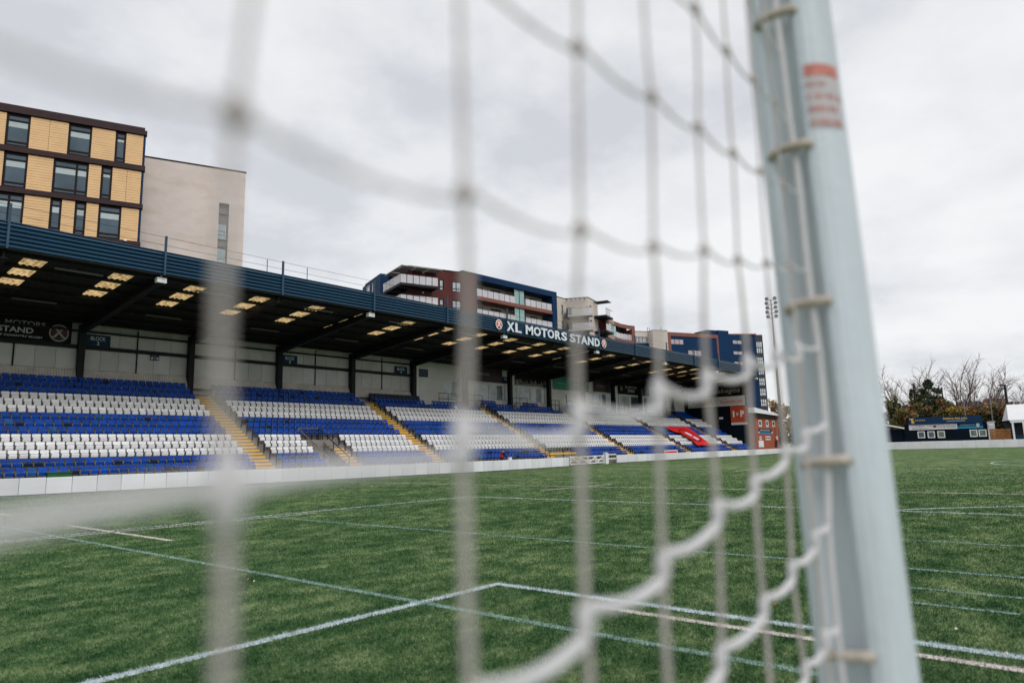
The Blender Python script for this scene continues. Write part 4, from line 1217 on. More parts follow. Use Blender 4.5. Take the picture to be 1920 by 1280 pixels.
for k, z in enumerate(zf):
    sb = VF.part('balcony_slab', M_TERRA, vb, (xa, sE - 1.16, z - .35, z + .18, -2.2, -.05))
    f0, f1 = VF.px(967, 560)[0], VF.px(986, 560)[0]
    for a, b in ((xa, f0), (f1, sE - 1.2)):
        n = max(1, round((b - a) / 1.25))
        for i in range(n):
            u = a + (b - a) * i / n; VF.part('glass_panel', M_BALC, sb, (u + .05, u + (b - a) / n - .03, z + .22, z + 1.28, -.16, -.13)); VF.part('baluster', M_STEEL, sb, (u - .015, u + .03, z + .18, z + 1.33, -.18, -.11))
        VF.part('balcony_rail', M_STEEL, sb, (a, b, z + 1.29, z + 1.34, -.19, -.10))
    zh = (zu if k == 0 else zf[k - 1] - .35)
    for i in range(2):
        u = f0 + (f1 - f0) * i / 2; VF.part('glass_fin', M_TEALG, sb, (u + .06, u + (f1 - f0) / 2 - .06, z + .2, zh - .05, -.40, -.34)); VF.part('fin_frame', M_FRAME, sb, (u - .04, u + .05, z + .18, zh, -.42, -.3))
    for a, b, lo in ((897, 903, 0), (916, 924, 0), (939, 957, 0), (999, 1004, 0), (1013, 1025, 0)):
        u0, u1 = VF.px(a, 560)[0], VF.px(b, 560)[0]; window(VF, vb, u0, u1, z + .25, z + 2.2, -2.12, .1, (.5,) if b - a > 10 else (), (), M_GLASSL if a != 939 else M_GLASS, M_FRAME)
    for q in range(3):
        u = xa + 2.2 + q * 3.1; mb = MB(); mb.blob(VF.pt(u, zh - .1, -1.2), .1, 6, 4); mb.build('ceiling_lamp', M_STEEL, vb)

# ---- white stepped block
W1 = Fac(VF.pt(sE + .02, 0, -1.5)[:2], 2)
wa = empty('white_apartments', W1.pt(4, 0, -5), 'white rendered apartment block with hanging balconies right of the navy frame', 'building')
zt = W1.px(1048, 557.5)[1]; s1_ = W1.px(1061.5, 590)[0]
hol = [rect_px(W1, a, b, c, d) for a, b, c, d in ((1052.3, 1056, 572, 589.5), (1053.5, 1057, 602, 618))]
W1.wall('facade', M_CREAM, wa, 0, s1_, 0, zt, -.3, 0, hol)
for h in hol: window(W1, wa, *h, -.1, .08, (), (.3,), M_GLASSL, M_FRAME)
W2 = Fac(W1.pt(s1_, 0)[:2], -62); s2_ = W2.px(1103, 580)[0]
zt2 = W2.px(1103, 557.5)[1]
hol = [rect_px(W2, a, b, c, d) for a, b, c, d in ((1064, 1073, 577, 595), (1066, 1074, 607, 622))]
W2.wall('facade', M_CREAM, wa, 0, s2_, 0, zt2, -.3, 0, hol)
for h in hol: window(W2, wa, *h, -.1, .08, (.5,), (), M_GLASSL, M_FRAME)
W3 = Fac(W2.pt(s2_, 0)[:2], 14); s3_ = W3.px(1121, 590)[0]
hol = [rect_px(W3, a, b, c, d) for a, b, c, d in ((1106, 1109, 573, 587), (1107, 1110.5, 600, 615))]
W3.wall('facade', M_CREAM, wa, 0, s3_, 0, zt2, -.3, 0, hol)
for h in hol: window(W3, wa, *h, -.1, .08, (), (.3,), M_GLASSL, M_FRAME)
W3.part('core', M_CREAM, wa, (.2, s3_ - .02, 0, zt2 - .05, -7, -.35)); W3.part('coping', M_FRAME, wa, (-.05, s3_, zt2, zt2 + .1, -7, .05)); W2.part('coping', M_FRAME, wa, (0, s2_ + .02, zt2 + .005, zt2 + .1, -.3, .05)); W1.part('coping', M_FRAME, wa, (0, s1_, zt, zt + .1, -.4, .05))
for y in (595, 622):
    z = W2.px(1068, y)[1]; b = W2.part('balcony', M_PANEL, wa, (.3, s2_ + .8, z - .20, z, .01, 1.9)); W2.part('balcony_edge', M_STEEL, b, (.25, .5, z - .3, z + .02, 0.02, 1.95))
    n = 9
    for i in range(n):
        u = 1.2 + (s2_ - .4) * i / n; W2.part('glass_panel', M_BALC, b, (u + .03, u + (s2_ - .4) / n - .05, z + .05, z + 1.15, 1.86, 1.89))
    W2.part('balcony_rail', M_STEEL, b, (.3, s2_ + .8, z + 1.15, z + 1.2, 1.84, 1.9), (.3, .36, z, z + 1.2, .05, 1.84), (1.1, 1.15, z, z + 1.15, 1.84, 1.9))
for i in range(5):
    z = W2.px(1062, 562)[1] - .15; u = .2 + i * s2_ / 5; W2.part('canopy_fin', M_STEEL, wa, (u, u + .12, z, z + .1, 0, 1.5))
for i in range(4):
    z = W3.px(1112, 567)[1]; u = s3_ * (.55 + .13 * i); W3.part('canopy_fin', M_STEEL, wa, (u, u + .12, z, z + .12, 0.02, 2.6))
for y in (592, 620):
    z = W3.px(1113, y)[1]; b = W3.part('balcony', M_STEEL, wa, (s3_ * .55, s3_ + 1.6, z - .3, z, .01, 2.2))
    for i in range(3):
        u = s3_ * .55 + .8 * i; W3.part('glass_panel', M_BALC, b, (u + .05, u + .75, z + .05, z + 1.15, 2.15, 2.18))
    W3.part('balcony_rail', M_STEEL, b, (s3_ * .55, s3_ + 1.6, z + 1.15, z + 1.2, 2.14, 2.2))

# ---- curved brown block
p0 = on_y(1139, 610, 64)
bw = empty('curved_apartments', (p0[0] + 8, 69, 0), 'brown block with a concave front and green glass balconies left of the navy tower', 'building')
B0 = Fac((p0[0], 64), 18)
sideF = Fac((p0[0], 64), -80); sB = sideF.px(1131, 620)[0]
zt = B0.px(1139, 592.5)[1]
sideF.part('side_wall', M_REDB, bw, (sB - 6, -.01, 0, zt, -.3, 0))
cur = B0; xs_ = [1139, 1152, 1165, 1178, 1190.5]; angs = [20, 9, -3, -14]
M_TANB = mat('tan_band', (0.42, 0.27, 0.19), 0.6)
base = (p0[0], 64)
zk = [B0.px(1141, y)[1] for y in (601, 623, 631, 652)]
for k in range(4):
    f = Fac(base, angs[k]); s1 = f.px(xs_[k + 1], 620)[0]; m = (M_TANB if k == 0 else M_TERRA)
    f.part('roof_band', m, bw, (0, s1, zk[0], zt, -.3, 0)); f.part('balcony_band', m, bw, (0, s1, zk[2], zk[1], -.3, 0)); f.part('back_wall', M_CREAM if k < 2 else M_FRAME, bw, (0, s1, 0, zt - .1, -3, -2.2))
    f.part('roof_slab', M_FRAME, bw, (0, s1, zt - .12, zt - .02, -3, -.3))
    if k == 0: f.part('end_post', M_TANB, bw, (0, .7, 0, zk[0], -.3, -.002))
    if k == 3: f.part('end_post', M_TERRA, bw, (s1 - .8, s1, 0, zk[0], -2, -.002))
    n = 3
    for z in (zk[1], zk[3]):
        for i in range(n):
            u = s1 * i / n
            if k == 0 and i > 0 or k == 1 and i == 0: f.part('glass_fin', M_TEALG, bw, (u + .05, u + s1 / n - .05, z, zk[0] if z == zk[1] else zk[2], -.2, -.15))
            else: f.part('glass_panel', M_BALC, bw, (u + .05, u + s1 / n - .03, z, z + 1.1, -.2, -.16))
    base = f.pt(s1, 0)[:2]

# ---- pale low block and the navy tower block, further off
p0 = on_y(1253, 640, 92)
TB = Fac((p0[0], 92), -25)
tb = empty('navy_tower_block', TB.pt(15, 0, -10), 'navy tower block with terracotta frame and lit window strips beyond the stand end', 'building')
c = lambda x, y: TB.px(x, y)
zt = c(1253, 622)[1]; zfr = zt - 1.1; s1 = c(1344, 640)[0]
lst = [(1258, 1283, 635, 645.5), (1291, 1317, 656, 667)]; hol = [rect_px(TB, *q) for q in lst]
lst2 = [(1374.5, 1392, 637, 645), (1376, 1393.5, 657.5, 665), (1377.5, 1394, 677, 685)]; hol2 = [rect_px(TB, *q) for q in lst2]
TB.wall('facade', M_NAVB, tb, 1.0, s1, 0, zfr, -.5, -.2, hol)
TB.part('frame_band', M_TERRA, tb, (0, s1 + .6, zfr, zt, -8, 0)); TB.part('frame_post', M_TERRA, tb, (0, 1.0, 0, zfr, -1, -.002)); TB.part('frame_post', M_TERRA, tb, (s1, s1 + .6, 0, zfr, -1, -.002))
s2, s3 = c(1367.5, 640)[0], c(1416, 640)[0]; zb2, zb3 = c(1350, 619)[1], c(1385, 628)[1]; sm = c(1328, 640)[0]
TB.wall('facade', M_NAVB, tb, s1 + .61, s2, 0, zb2, -.5, -.1, []); TB.part('roof_box', M_NAVB, tb, (sm, s2 - .01, zfr, zb2 - .01, -6, -.5))
TB.wall('facade', M_NAVB, tb, s2, s3, 0, zb3, -.5, -.1, hol2)
M_PWIN = mat('pink_grey_blind', (0.46, 0.40, 0.42), 0.5, var=0.1)
for h in hol: window(TB, tb, *h, -.3, .12, (.33, .66), (), M_PWIN, M_FRAME)
for h in hol2: window(TB, tb, *h, -.25, .12, (.5,), (), M_PWIN, M_FRAME)
TB.part('core', M_FRAME, tb, (1.0, s3 - .1, 0, zfr - .1, -12, -.55))
TS = Fac(TB.pt(s3, 0)[:2], -42); s4 = TS.px(1435, 700)[0]; zt4 = TS.px(1415, 627.5)[1]
M_DGREY = mat('tower_dark_grey', (0.035, 0.04, 0.047), 0.5, var=0.12)
TS.part('tower_side', M_DGREY, tb, (0, s4, 0, zt4, -12, 0))
TS.part('tower_top', M_TERRA, tb, (-9, s4 * .2, zt4, zt4 + .35, -12, .02))
sw0, sw1 = TS.px(1422, 700)[0], TS.px(1433, 700)[0]
for a, b in ((641, 661.5), (670, 682), (690, 702), (709, 722), (728.5, 741.5), (748.5, 761), (768.5, 779), (788, 800)):
    z1, z0 = TS.px(1427, a)[1], TS.px(1427, b)[1]
    fr = TS.part('window', M_FRAME, tb, (sw0 - .1, sw1 + .1, z0 - .1, z1 + .1, 0, .03))
    for q in range(3):
        u0 = sw0 + (sw1 - sw0) * (q / 3 + .04); u1 = sw0 + (sw1 - sw0) * ((q + 1) / 3 - .06)
        TS.part('pane', mat('bright_glass', (0.55, 0.60, 0.64), 0.08, var=0.25, scale=0.8), fr, (u0, u1, z0, z0 + (z1 - z0) * .44, .03, .05)); TS.part('pane', mat('bright_glass', (0.55, 0.60, 0.64), 0.08), fr, (u0, u1, z0 + (z1 - z0) * .52, z1, .03, .05))
# pale low block
p0 = on_y(1191, 640, 84)
PB = Fac((p0[0], 84), -33)
pb = empty('pale_low_block', PB.pt(6, 0, -6), 'pale flat-roofed block between the curved brown flats and the navy tower', 'building')
s1 = PB.px(1216.5, 640)[0]; zt = PB.px(1200, 621.5)[1]
r = rect_px(PB, 1193, 1214, 631.5, 642.5)
PB.wall('facade', M_CREAM, pb, -3, s1, 0, zt, -.3, 0, [r]); window(PB, pb, *r, -.12, .12, (.25, .6), (), M_GLASSL, M_FRAME)
PB.part('navy_panel', M_NAVB, pb, (-3, s1 + .1, PB.px(1200, 650)[1], PB.px(1200, 643)[1], 0, .05)); PB.part('coping', M_FRAME, pb, (-3, s1, zt, zt + .12, -3, .05)); PB.part('core', M_CREAM, pb, (-3, s1, 0, zt - .1, -8, -.5))
PB2 = Fac(PB.pt(s1, 0, 2.2)[:2], -33); s2 = PB2.px(1252.5, 640)[0]; zt = PB2.px(1235, 619.5)[1]
PB2.part('facade', M_CREAM, pb, (0, s2, 0, zt, -9, 0)); PB2.part('coping', M_FRAME, pb, (-.05, s2, zt, zt + .12, -9, .05))
for a in (1221, 1224.5, 1247):
    s = PB2.px(a, 620)[0]; PB2.part('roof_aerial', M_STEEL, pb, (s, s + .08, zt + .12, zt + .12 + (1.0 if a < 1240 else 1.2), -2, -1.9))

# ---- brick clubhouse beyond the stand
p0 = on_y(1438, 800, 47)
BF = Fac((p0[0], 47), 4)
bh = empty('brick_clubhouse', BF.pt(0, 0, -4), 'two-storey red brick clubhouse with a white sheet roof beyond the stand end', 'building')
M_BRICK = mat('red_brick', (0.34, 0.085, 0.045), 0.85, var=0.22, scale=3.5)
sa, sb = BF.px(1417.5, 800)[0], BF.px(1458.5, 800)[0]; zt = BF.px(1438, 783)[1]
lst = [(1422.5, 1428.3, 787, 799.5), (1436, 1441, 787.3, 800), (1448, 1453.2, 788, 800), (1424.2, 1428, 817.5, 824), (1435.5, 1444.5, 817.5, 824.5)]
hol = [rect_px(BF, *q) for q in lst]
BF.wall('facade', M_BRICK, bh, sa, sb, 0, zt, -.3, 0, hol)
for k, h in enumerate(hol): window(BF, bh, *h, -.06, .28 if k < 3 else .2, (.5,) if k == 4 else (), (), M_GLASS, M_FRAMEW)
BF.part('core', M_BRICK, bh, (sa + .1, sb - .1, 0, zt - .1, -7, -.35)); BF.part('side_wall', M_BRICK, bh, (sa, sa + .2, 0, zt - .01, -8, -.31))
BF.part('soffit', M_STEEL, bh, (sa - 1.5, sb + .4, zt, zt + .4, -7, .5))
mb = MB(); s0, s1 = sa - 3.2, sb + .7; z0 = zt + .4
mb.hexa([BF.pt(s0, z0 + .25, .9), BF.pt(s1, z0, .9), BF.pt(s1, z0, -8), BF.pt(s0, z0 + .25, -8), BF.pt(s0, z0 + 1.15, .9), BF.pt(s1, z0 + .22, .9), BF.pt(s1, z0 + .22, -8), BF.pt(s0, z0 + 1.15, -8)])
mb.build('roof', M_WROOF, bh)
r = rect_px(BF, 1422.5, 1431.5, 825.5, 838); BF.part('door', M_WROOF, bh, (*r, 0, .06))
r = rect_px(BF, 1452.5, 1457.5, 826, 838); BF.part('doorway', M_BLACK, bh, (*r, 0, .04))
r = rect_px(BF, 1453, 1457, 818, 823.5); mb = MB(); disc(BF, mb, (r[0] + r[1]) / 2, (r[2] + r[3]) / 2, .38, .1, .2, 16, 0, 1.6); mb.build('satellite_dish', M_WROOF, bh)
r = rect_px(BF, 1422, 1446.5, 803.5, 813); e = board('clubhouse_sign', BF, r, .02, M_SIGN, 'blue sign with pale lettering between the clubhouse windows'); w, h = r[1] - r[0], r[3] - r[2]
BF.part('letter_strip', M_TXTG, e, *[(r[0] + w * (.1 + .085 * i), r[0] + w * (.16 + .085 * i), r[2] + h * .55, r[2] + h * .82, .05, .06) for i in range(9)])
BF.part('lower_band', M_LBLUE, e, (r[0], r[1], r[2], r[2] + h * .3, .05, .056))
for a in (0, 1): BF.part('end_lamp', M_TXT, e, (r[a] - .25, r[a] + .25, r[2] + h * .15, r[2] + h * .42, .06, .12))

# ---- floodlight mast
mx, my = 131.5, 46.0
fm = empty('floodlight_mast', (mx, my, 0), 'tall grey floodlight mast with paired lamps right of the navy tower', 'mast')
M_MAST = mat('mast_grey', (0.22, 0.20, 0.21), 0.5, metal=0.3)
ztop = on_y(1444, 561, my)[1]; zlow = on_y(1446, 594, my)[1]
mb = MB(); mb.tube([(mx, my, 0), (mx, my, ztop * .5), (mx, my, ztop)], [.34, .22, .10], 12); mb.build('pole', M_MAST, fm, True)
vd = Vector((-mx, -my, 0)).normalized(); rt = Vector((-vd.y, vd.x, 0))
lamp_m = mat('lamp_housing', (0.14, 0.13, 0.14), 0.4); lens_m = mat('lamp_lens', (0.24, 0.24, 0.26), 0.15)
for i in range(5):
    z = zlow + (ztop - zlow) * i / 4 - .1
    mb = MB(); mb.bar(Vector((mx, my, z)) - rt * 1.0, Vector((mx, my, z)) + rt * 1.0, .10); mb.build('crossarm', M_MAST, fm)
    for sg in (-1, 1):
        c = Vector((mx, my, z + .32)) + rt * sg * (.68 + .10 * (i % 2)); d = (vd + Vector((0, 0, -.5)) + rt * sg * .5).normalized()
        mb = MB(); mb.tube([c - d * .25, c - d * .1, c + d * .16], [.16, .30, .36], 14); ho = mb.build('lamp', lamp_m, fm, True)
        mb = MB(); mb.tube([c + d * .165, c + d * .18], [.33, .32], 14); mb.build('lens', lens_m, ho)

# ---- store and sheds at the far end
py_ = 148 * math.tan(YAW - math.atan((1775 - 960) / FPX))
ST = Fac((148, py_), -77.5)
so = empty('club_store', ST.pt(0, 0, -4), 'dark navy single-storey club store with signboards behind the far boards', 'building')
lst = [(1720.7, 1734.4, 808.3, 821), (1739.3, 1753, 808, 820.8), (1757.8, 1772, 807.5, 820.6), (1818.5, 1833, 805, 818.6), (1835, 1850, 804.7, 818)]
hol = [rect_px(ST, *q) for q in lst]; sa, sb = ST.px(1697, 810)[0], ST.px(1854, 810)[0]; zt = ST.px(1775, 793)[1]
ST.wall('facade', M_DNAVY, so, sa, sb, 0, zt, -.25, 0, hol)
for k, h in enumerate(hol): window(ST, so, *h, -.05, .16, (), (), M_GLASS if k < 2 else mat('green_reflection', (0.14, 0.19, 0.15), 0.06, var=0.5, scale=1.5), M_FRAMEW)
ST.part('core', M_DNAVY, so, (sa + .05, sb - .05, 0, zt - .05, -7, -.3)); ST.part('roof', M_STEEL, so, (sa - .1, sb + .1, zt, zt + .12, -7, .1))
ST.part('downpipe', M_PANEL, so, (sb - .1, sb + .1, 0, zt, .0, .12)); ST.part('security_light', M_TXT, so, (sb + .1, sb + .7, zt - .6, zt - .35, .1, .5))
r = rect_px(ST, 1703, 1841, 780.8, 793.6); e = board('store_sign', ST, r, .2, mat('sign_deep_blue', (0.006, 0.035, 0.095), 0.7, spec=0.15), 'long blue roof sign with gold lettering Achieve that pass on the club store', 'sign', None, M_STEEL); w, h = r[1] - r[0], r[3] - r[2]
text(ST, 'Achieve that pass.', r[0] + w * .48, r[0] + w * .81, r[2] + h * .48, r[2] + h * .88, .24, M_YTXT, e, bold=.02); ST.part('print_line', M_TXTG, e, (r[0] + w * .53, r[0] + w * .78, r[2] + h * .28, r[2] + h * .38, .23, .236))
ST.part('logo_mark', M_YTXT, e, (r[0] + w * .015, r[0] + w * .075, r[2] + h * .72, r[2] + h * .88, .23, .24), (r[0] + w * .04, r[0] + w * .06, r[2] + h * .15, r[2] + h * .7, .23, .24), (r[0] + w * .062, r[0] + w * .08, r[2] + h * .4, r[2] + h * .55, .23, .24), (r[0] + w * .062, r[0] + w * .08, r[2] + h * .15, r[2] + h * .3, .23, .24))
ST.part('logo_words', mat('sign_dull_gold', (0.35, 0.24, 0.08), 0.5), e, *[(r[0] + w * (.095 + .024 * i), r[0] + w * (.113 + .024 * i), r[2] + h * .5, r[2] + h * .68, .23, .236) for i in range(6)])
r = rect_px(ST, 1704, 1795, 794.6, 805); e = board('store_sign', ST, r, .05, mat('sign_board_white', (0.62, 0.60, 0.62), 0.5), 'white signboard with dark CLUB STORE lettering above the store windows'); w, h = r[1] - r[0], r[3] - r[2]
M_DTXT = mat('sign_dark_text', (0.06, 0.06, 0.09), 0.5); M_PTXT = mat('sign_plum_text', (0.12, 0.04, 0.09), 0.5)
text(ST, 'CLUB STORE', r[0] + w * .60, r[0] + w * .97, r[2] + h * .30, r[2] + h * .58, .085, M_DTXT, e, bold=.01)
text(ST, 'Maguire', r[0] + w * .15, r[0] + w * .32, r[2] + h * .55, r[2] + h * .80, .085, M_PTXT, e); text(ST, 'Industrial Estate', r[0] + w * .07, r[0] + w * .41, r[2] + h * .14, r[2] + h * .38, .085, M_PTXT, e)
mb = MB(); disc(ST, mb, r[0] + w * .54, r[2] + h * .55, h * .2, .08, .09, 14, 0, 1.5); mb.build('emblem', M_PTXT, e)
r = rect_px(ST, 1795.4, 1843, 792.3, 802.6); e = board('store_sign', ST, r, .05, mat('sign_mid_blue', (0.006, 0.05, 0.13), 0.7, spec=0.15), 'two-tone blue signboard reading AMBIANCE with a pale shield on the store'); w, h = r[1] - r[0], r[3] - r[2]
text(ST, 'AMBIANCE', r[0] + w * .1, r[0] + w * .68, r[2] + h * .50, r[2] + h * .76, .085, M_TXTG, e); ST.part('lower_band', M_LBLUE, e, (r[0], r[1], r[2], r[2] + h * .36, .08, .086))
mb = MB(); c0 = r[0] + w * .8; mb.quad(*[ST.pt(c0 + a * h, r[2] + b * h, .1) for a, b in ((-.28, .9), (-.25, .4), (0, .15), (.25, .4), (.28, .9))][::-1]); mb.build('shield', mat('shield_pale', (0.5, 0.5, 0.45), 0.5), e)
# left shed
e = empty('navy_shed', ST.pt(sa - 4, 0, -3), 'low navy shed with a pale sloping roof left of the club store', 'shed')
s_l = ST.px(1625, 810)[0]; z_r = ST.px(1696, 804)[1]; z_l = ST.px(1655, 797)[1]
ST.part('shed_wall', M_DNAVY, e, (s_l, sa - .1, 0, z_r - .05, -5, -.3))
mb = MB(); z_ll = z_l + (z_l - z_r) * .9
mb.hexa([ST.pt(s_l, z_ll, .3), ST.pt(sa - .05, z_r, .3), ST.pt(sa - .05, z_r, -5), ST.pt(s_l, z_ll, -5), ST.pt(s_l, z_ll + .28, .3), ST.pt(sa - .05, z_r + .28, .3), ST.pt(sa - .05, z_r + .28, -5), ST.pt(s_l, z_ll + .28, -5)]); mb.build('shed_roof', M_WROOF, e)
# white cabin, timber fence, marquee
s0, s1 = ST.px(1854.5, 800)[0], ST.px(1868.5, 800)[0]
e = empty('white_cabin', ST.pt(s0 + 1, 0, -3), 'small white cabin peeping over the timber fence beside the store', 'cabin'); ST.part('cabin_wall', M_WROOF, e, (s0, s1, 0, ST.px(1860, 790.5)[1], -5, -2)); ST.part('cabin_roof', M_PANEL, e, (s0 - .1, s1 + .15, ST.px(1860, 790.5)[1], ST.px(1860, 789)[1], -5.1, -1.9))
s0, s1 = ST.px(1855, 815)[0], ST.px(1896, 815)[0]; zf_ = ST.px(1875, 803.5)[1]
e = empty('timber_fence', ST.pt((s0 + s1) / 2, 0, -.5), 'orange-brown timber fence between the club store and the marquee', 'fence')
nb_ = 8
for i in range(nb_): ST.part('fence_board', M_WOOD, e, (s0, s1, .05 + zf_ * i / nb_, zf_ * (i + 1) / nb_ - .02, -.6 + (.02 if i % 2 else 0), -.55 + (.02 if i % 2 else 0)))
for i in range(4): ST.part('fence_post', M_WOOD, e, (s0 + (s1 - s0) * i / 3 - .06, s0 + (s1 - s0) * i / 3 + .06, 0, zf_ + .1, -.75, -.62))
s0 = ST.px(1894.5, 790)[0]; ze = ST.px(1905, 787)[1]; zr = ST.px(1908, 757.5, -3.5)[1]
e = empty('marquee', ST.pt(s0 + 6, 0, -3), 'white marquee with open front and white legs at the right edge', 'tent')
mb = MB(); mb.quad(ST.pt(s0 - .3, ze, .3), ST.pt(s0 + 14, ze, .3), ST.pt(s0 + 14, zr, -3.5), ST.pt(s0 + .2, zr, -3.5)); mb.quad(ST.pt(s0 + .2, zr, -3.5), ST.pt(s0 + 14, zr, -3.5), ST.pt(s0 + 14, ze, -7.3), ST.pt(s0 - .3, ze, -7.3)); mb.quad(ST.pt(s0 - .3, ze, .3), ST.pt(s0 + .2, zr, -3.5), ST.pt(s0 - .3, ze, -7.3)); mb.build('canopy', M_WROOF, e)
ST.part('valance', M_WROOF, e, (s0 - .1, s0 + 14, ze - .45, ze - .01, .2, .26))
for i in range(8): ST.part('leg', M_WROOF, e, (s0 + .1 + i * 1.55, s0 + .38 + i * 1.55, 0, ze - .46, .1, .3))
ST.part('rear_wall', mat('marquee_inside', (0.06, 0.07, 0.09), 0.7, var=0.5, scale=0.7), e, (s0, s0 + 14, 0, ze, -7.3, -7.2)); ST.part('counter', mat('marquee_blue', (0.02, 0.09, 0.16), 0.6), e, (s0 + .8, s0 + 13, 0, 1.9, -3.2, -2.6))

# ---- catenary gantry, lamp posts
G = Fac((172, 172 * math.tan(YAW - math.atan((1740 - 960) / FPX))), -77.5)
e = empty('rail_gantry', G.pt(0, 0, 0), 'railway gantry spanning between two posts in front of the bare trees', 'gantry')
s0, s1 = G.px(1714.5, 745)[0], G.px(1767.5, 745)[0]; zg = G.px(1740, 729.5)[1]
for s in (s0, s1): G.part('gantry_post', M_STEEL, e, (s - .14, s + .14, 0, zg + .2, -.14, .14))
G.part('gantry_beam', M_STEEL, e, (s0, s1, zg, zg + .18, -.1, .1), (s0, s1, zg - .55, zg - .45, -.08, .08))
gb = MB()
for i in range(10): a = s0 + (s1 - s0) * i / 10; b = s0 + (s1 - s0) * (i + 1) / 10; gb.bar(G.pt(a, zg - .5 if i % 2 else zg), G.pt(b, zg if i % 2 else zg - .5), .08)
gb.build('lattice', M_STEEL, e)
gb = MB(); c = s0 + (s1 - s0) * .36; gb.tube([G.pt(c - .4, zg - .5), G.pt(c, zg - 1.7), G.pt(c + .4, zg - .5)], .07, 6); gb.build('insulator', mat('insulator_green', (0.06, 0.22, 0.14), 0.4), e)


def pole(px, ytop, X, arms, lab, m=None, r0=.14):
    a = YAW - math.atan((px - 960) / FPX); f = Fac((X, X * math.tan(a)), -77.5); z = f.px(px, ytop)[1]
    e = empty('lamp_post', f.pt(0, 0, 0), lab, 'pole', 'poles behind the club store')
    b = MB(); b.tube([f.pt(0, 0), f.pt(0, z)], [r0, r0 * .7], 8); b.build('pole', m or M_MAST, e)
    for s_, z_, ln in arms:
        b = MB(); b.bar(f.pt(0, z + z_), f.pt(s_ * ln, z + z_ + .1), .16); b.build('arm', m or M_MAST, e)


pole(1800.5, 740, 160, ((-1, -.1, .9), (.3, .1, .5)), 'slim pale lamp post rising behind the middle of the club store')
pole(1850, 728, 160, (), 'slim bare pole rising behind the right end of the club store', None, .1)
pole(1881, 721, 158, ((-1, -.15, 1.0), (-1, -2.2, 1.2)), 'thick dark pole with two short arms left of the marquee', M_STEEL, .28)
pole(1477, 753, 170, ((1, -.1, 3.0),), 'thin dark rail mast seen between floodlight mast and goal post', M_STEEL, .12)

# ================================================================== TREES


def leaf_mat(n, c): return mat(n, c, 0.8, var=0.35, scale=0.8)


LF = {'olive': leaf_mat('leaf_olive', (0.15, 0.14, 0.045)), 'dark': leaf_mat('leaf_dark', (0.036, 0.052, 0.024)), 'rust': leaf_mat('leaf_rust', (0.20, 0.105, 0.045)), 'gold': leaf_mat('leaf_gold', (0.40, 0.23, 0.04)), 'green': leaf_mat('leaf_green', (0.055, 0.085, 0.028)), 'straw': leaf_mat('leaf_straw', (0.44, 0.34, 0.19))}


def leaves(name, parent, c, rad, n, kinds, size=.30, seed=0, cone=False, kind=None):
    rng = np.random.default_rng(seed); k = max(5, n // 90)
    if cone:
        h = rng.random(k) ** 1.25; th = rng.random(k) * 6.283; rr = (1 - h) * .95 * np.sqrt(rng.random(k))
        cl = np.stack([rr * np.cos(th), rr * np.sin(th), h * 2 - 1], 1); cr = .05 + .20 * (1 - h)
    else:
        d = rng.normal(size=(k, 3)); d /= np.linalg.norm(d, axis=1)[:, None]; cl = d * (rng.random(k) ** .4)[:, None] * .8; cr = rng.uniform(.16, .34, k)
    w = rng.integers(0, k, n); d = rng.normal(size=(n, 3)); d /= np.linalg.norm(d, axis=1)[:, None]
    p = cl[w] + d * (cr[w] * rng.random(n) ** .35)[:, None]
    p = p * np.array(rad) + np.array(c); p[:, 2] = np.maximum(p[:, 2], .1)
    u = rng.normal(size=(n, 3)); u /= np.linalg.norm(u, axis=1)[:, None]; v = np.cross(u, rng.normal(size=(n, 3))); v /= np.linalg.norm(v, axis=1)[:, None]
    s = (size * rng.uniform(.5, 1.2, n))[:, None]
    q = np.stack([p - u * s, p + v * s * .55, p + u * s, p - v * s * .55], 1).reshape(-1, 3)
    me = bpy.data.meshes.new(name); me.vertices.add(4 * n); me.vertices.foreach_set('co', q.reshape(-1))
    me.loops.add(4 * n); me.loops.foreach_set('vertex_index', np.arange(4 * n, dtype=np.int32)); me.polygons.add(n); me.polygons.foreach_set('loop_start', np.arange(0, 4 * n, 4, dtype=np.int32))
    for kk in kinds: me.materials.append(LF[kk])
    cm = rng.integers(0, len(kinds), k); mi = np.where(rng.random(n) < .7, cm[w], rng.integers(0, len(kinds), n)).astype(np.int32)
    me.polygons.foreach_set('material_index', mi); me.update(calc_edges=True)
    o = bpy.data.objects.new(name, me); COL.objects.link(o)
    if parent: adopt(o, parent)
    return o


def spot(px, X):
    return (X, X * math.tan(YAW - math.atan((px - 960) / FPX)))


def zat(px, y, X):
    p = spot(px, X); return Fac(p, -77.5).px(px, y)[1]


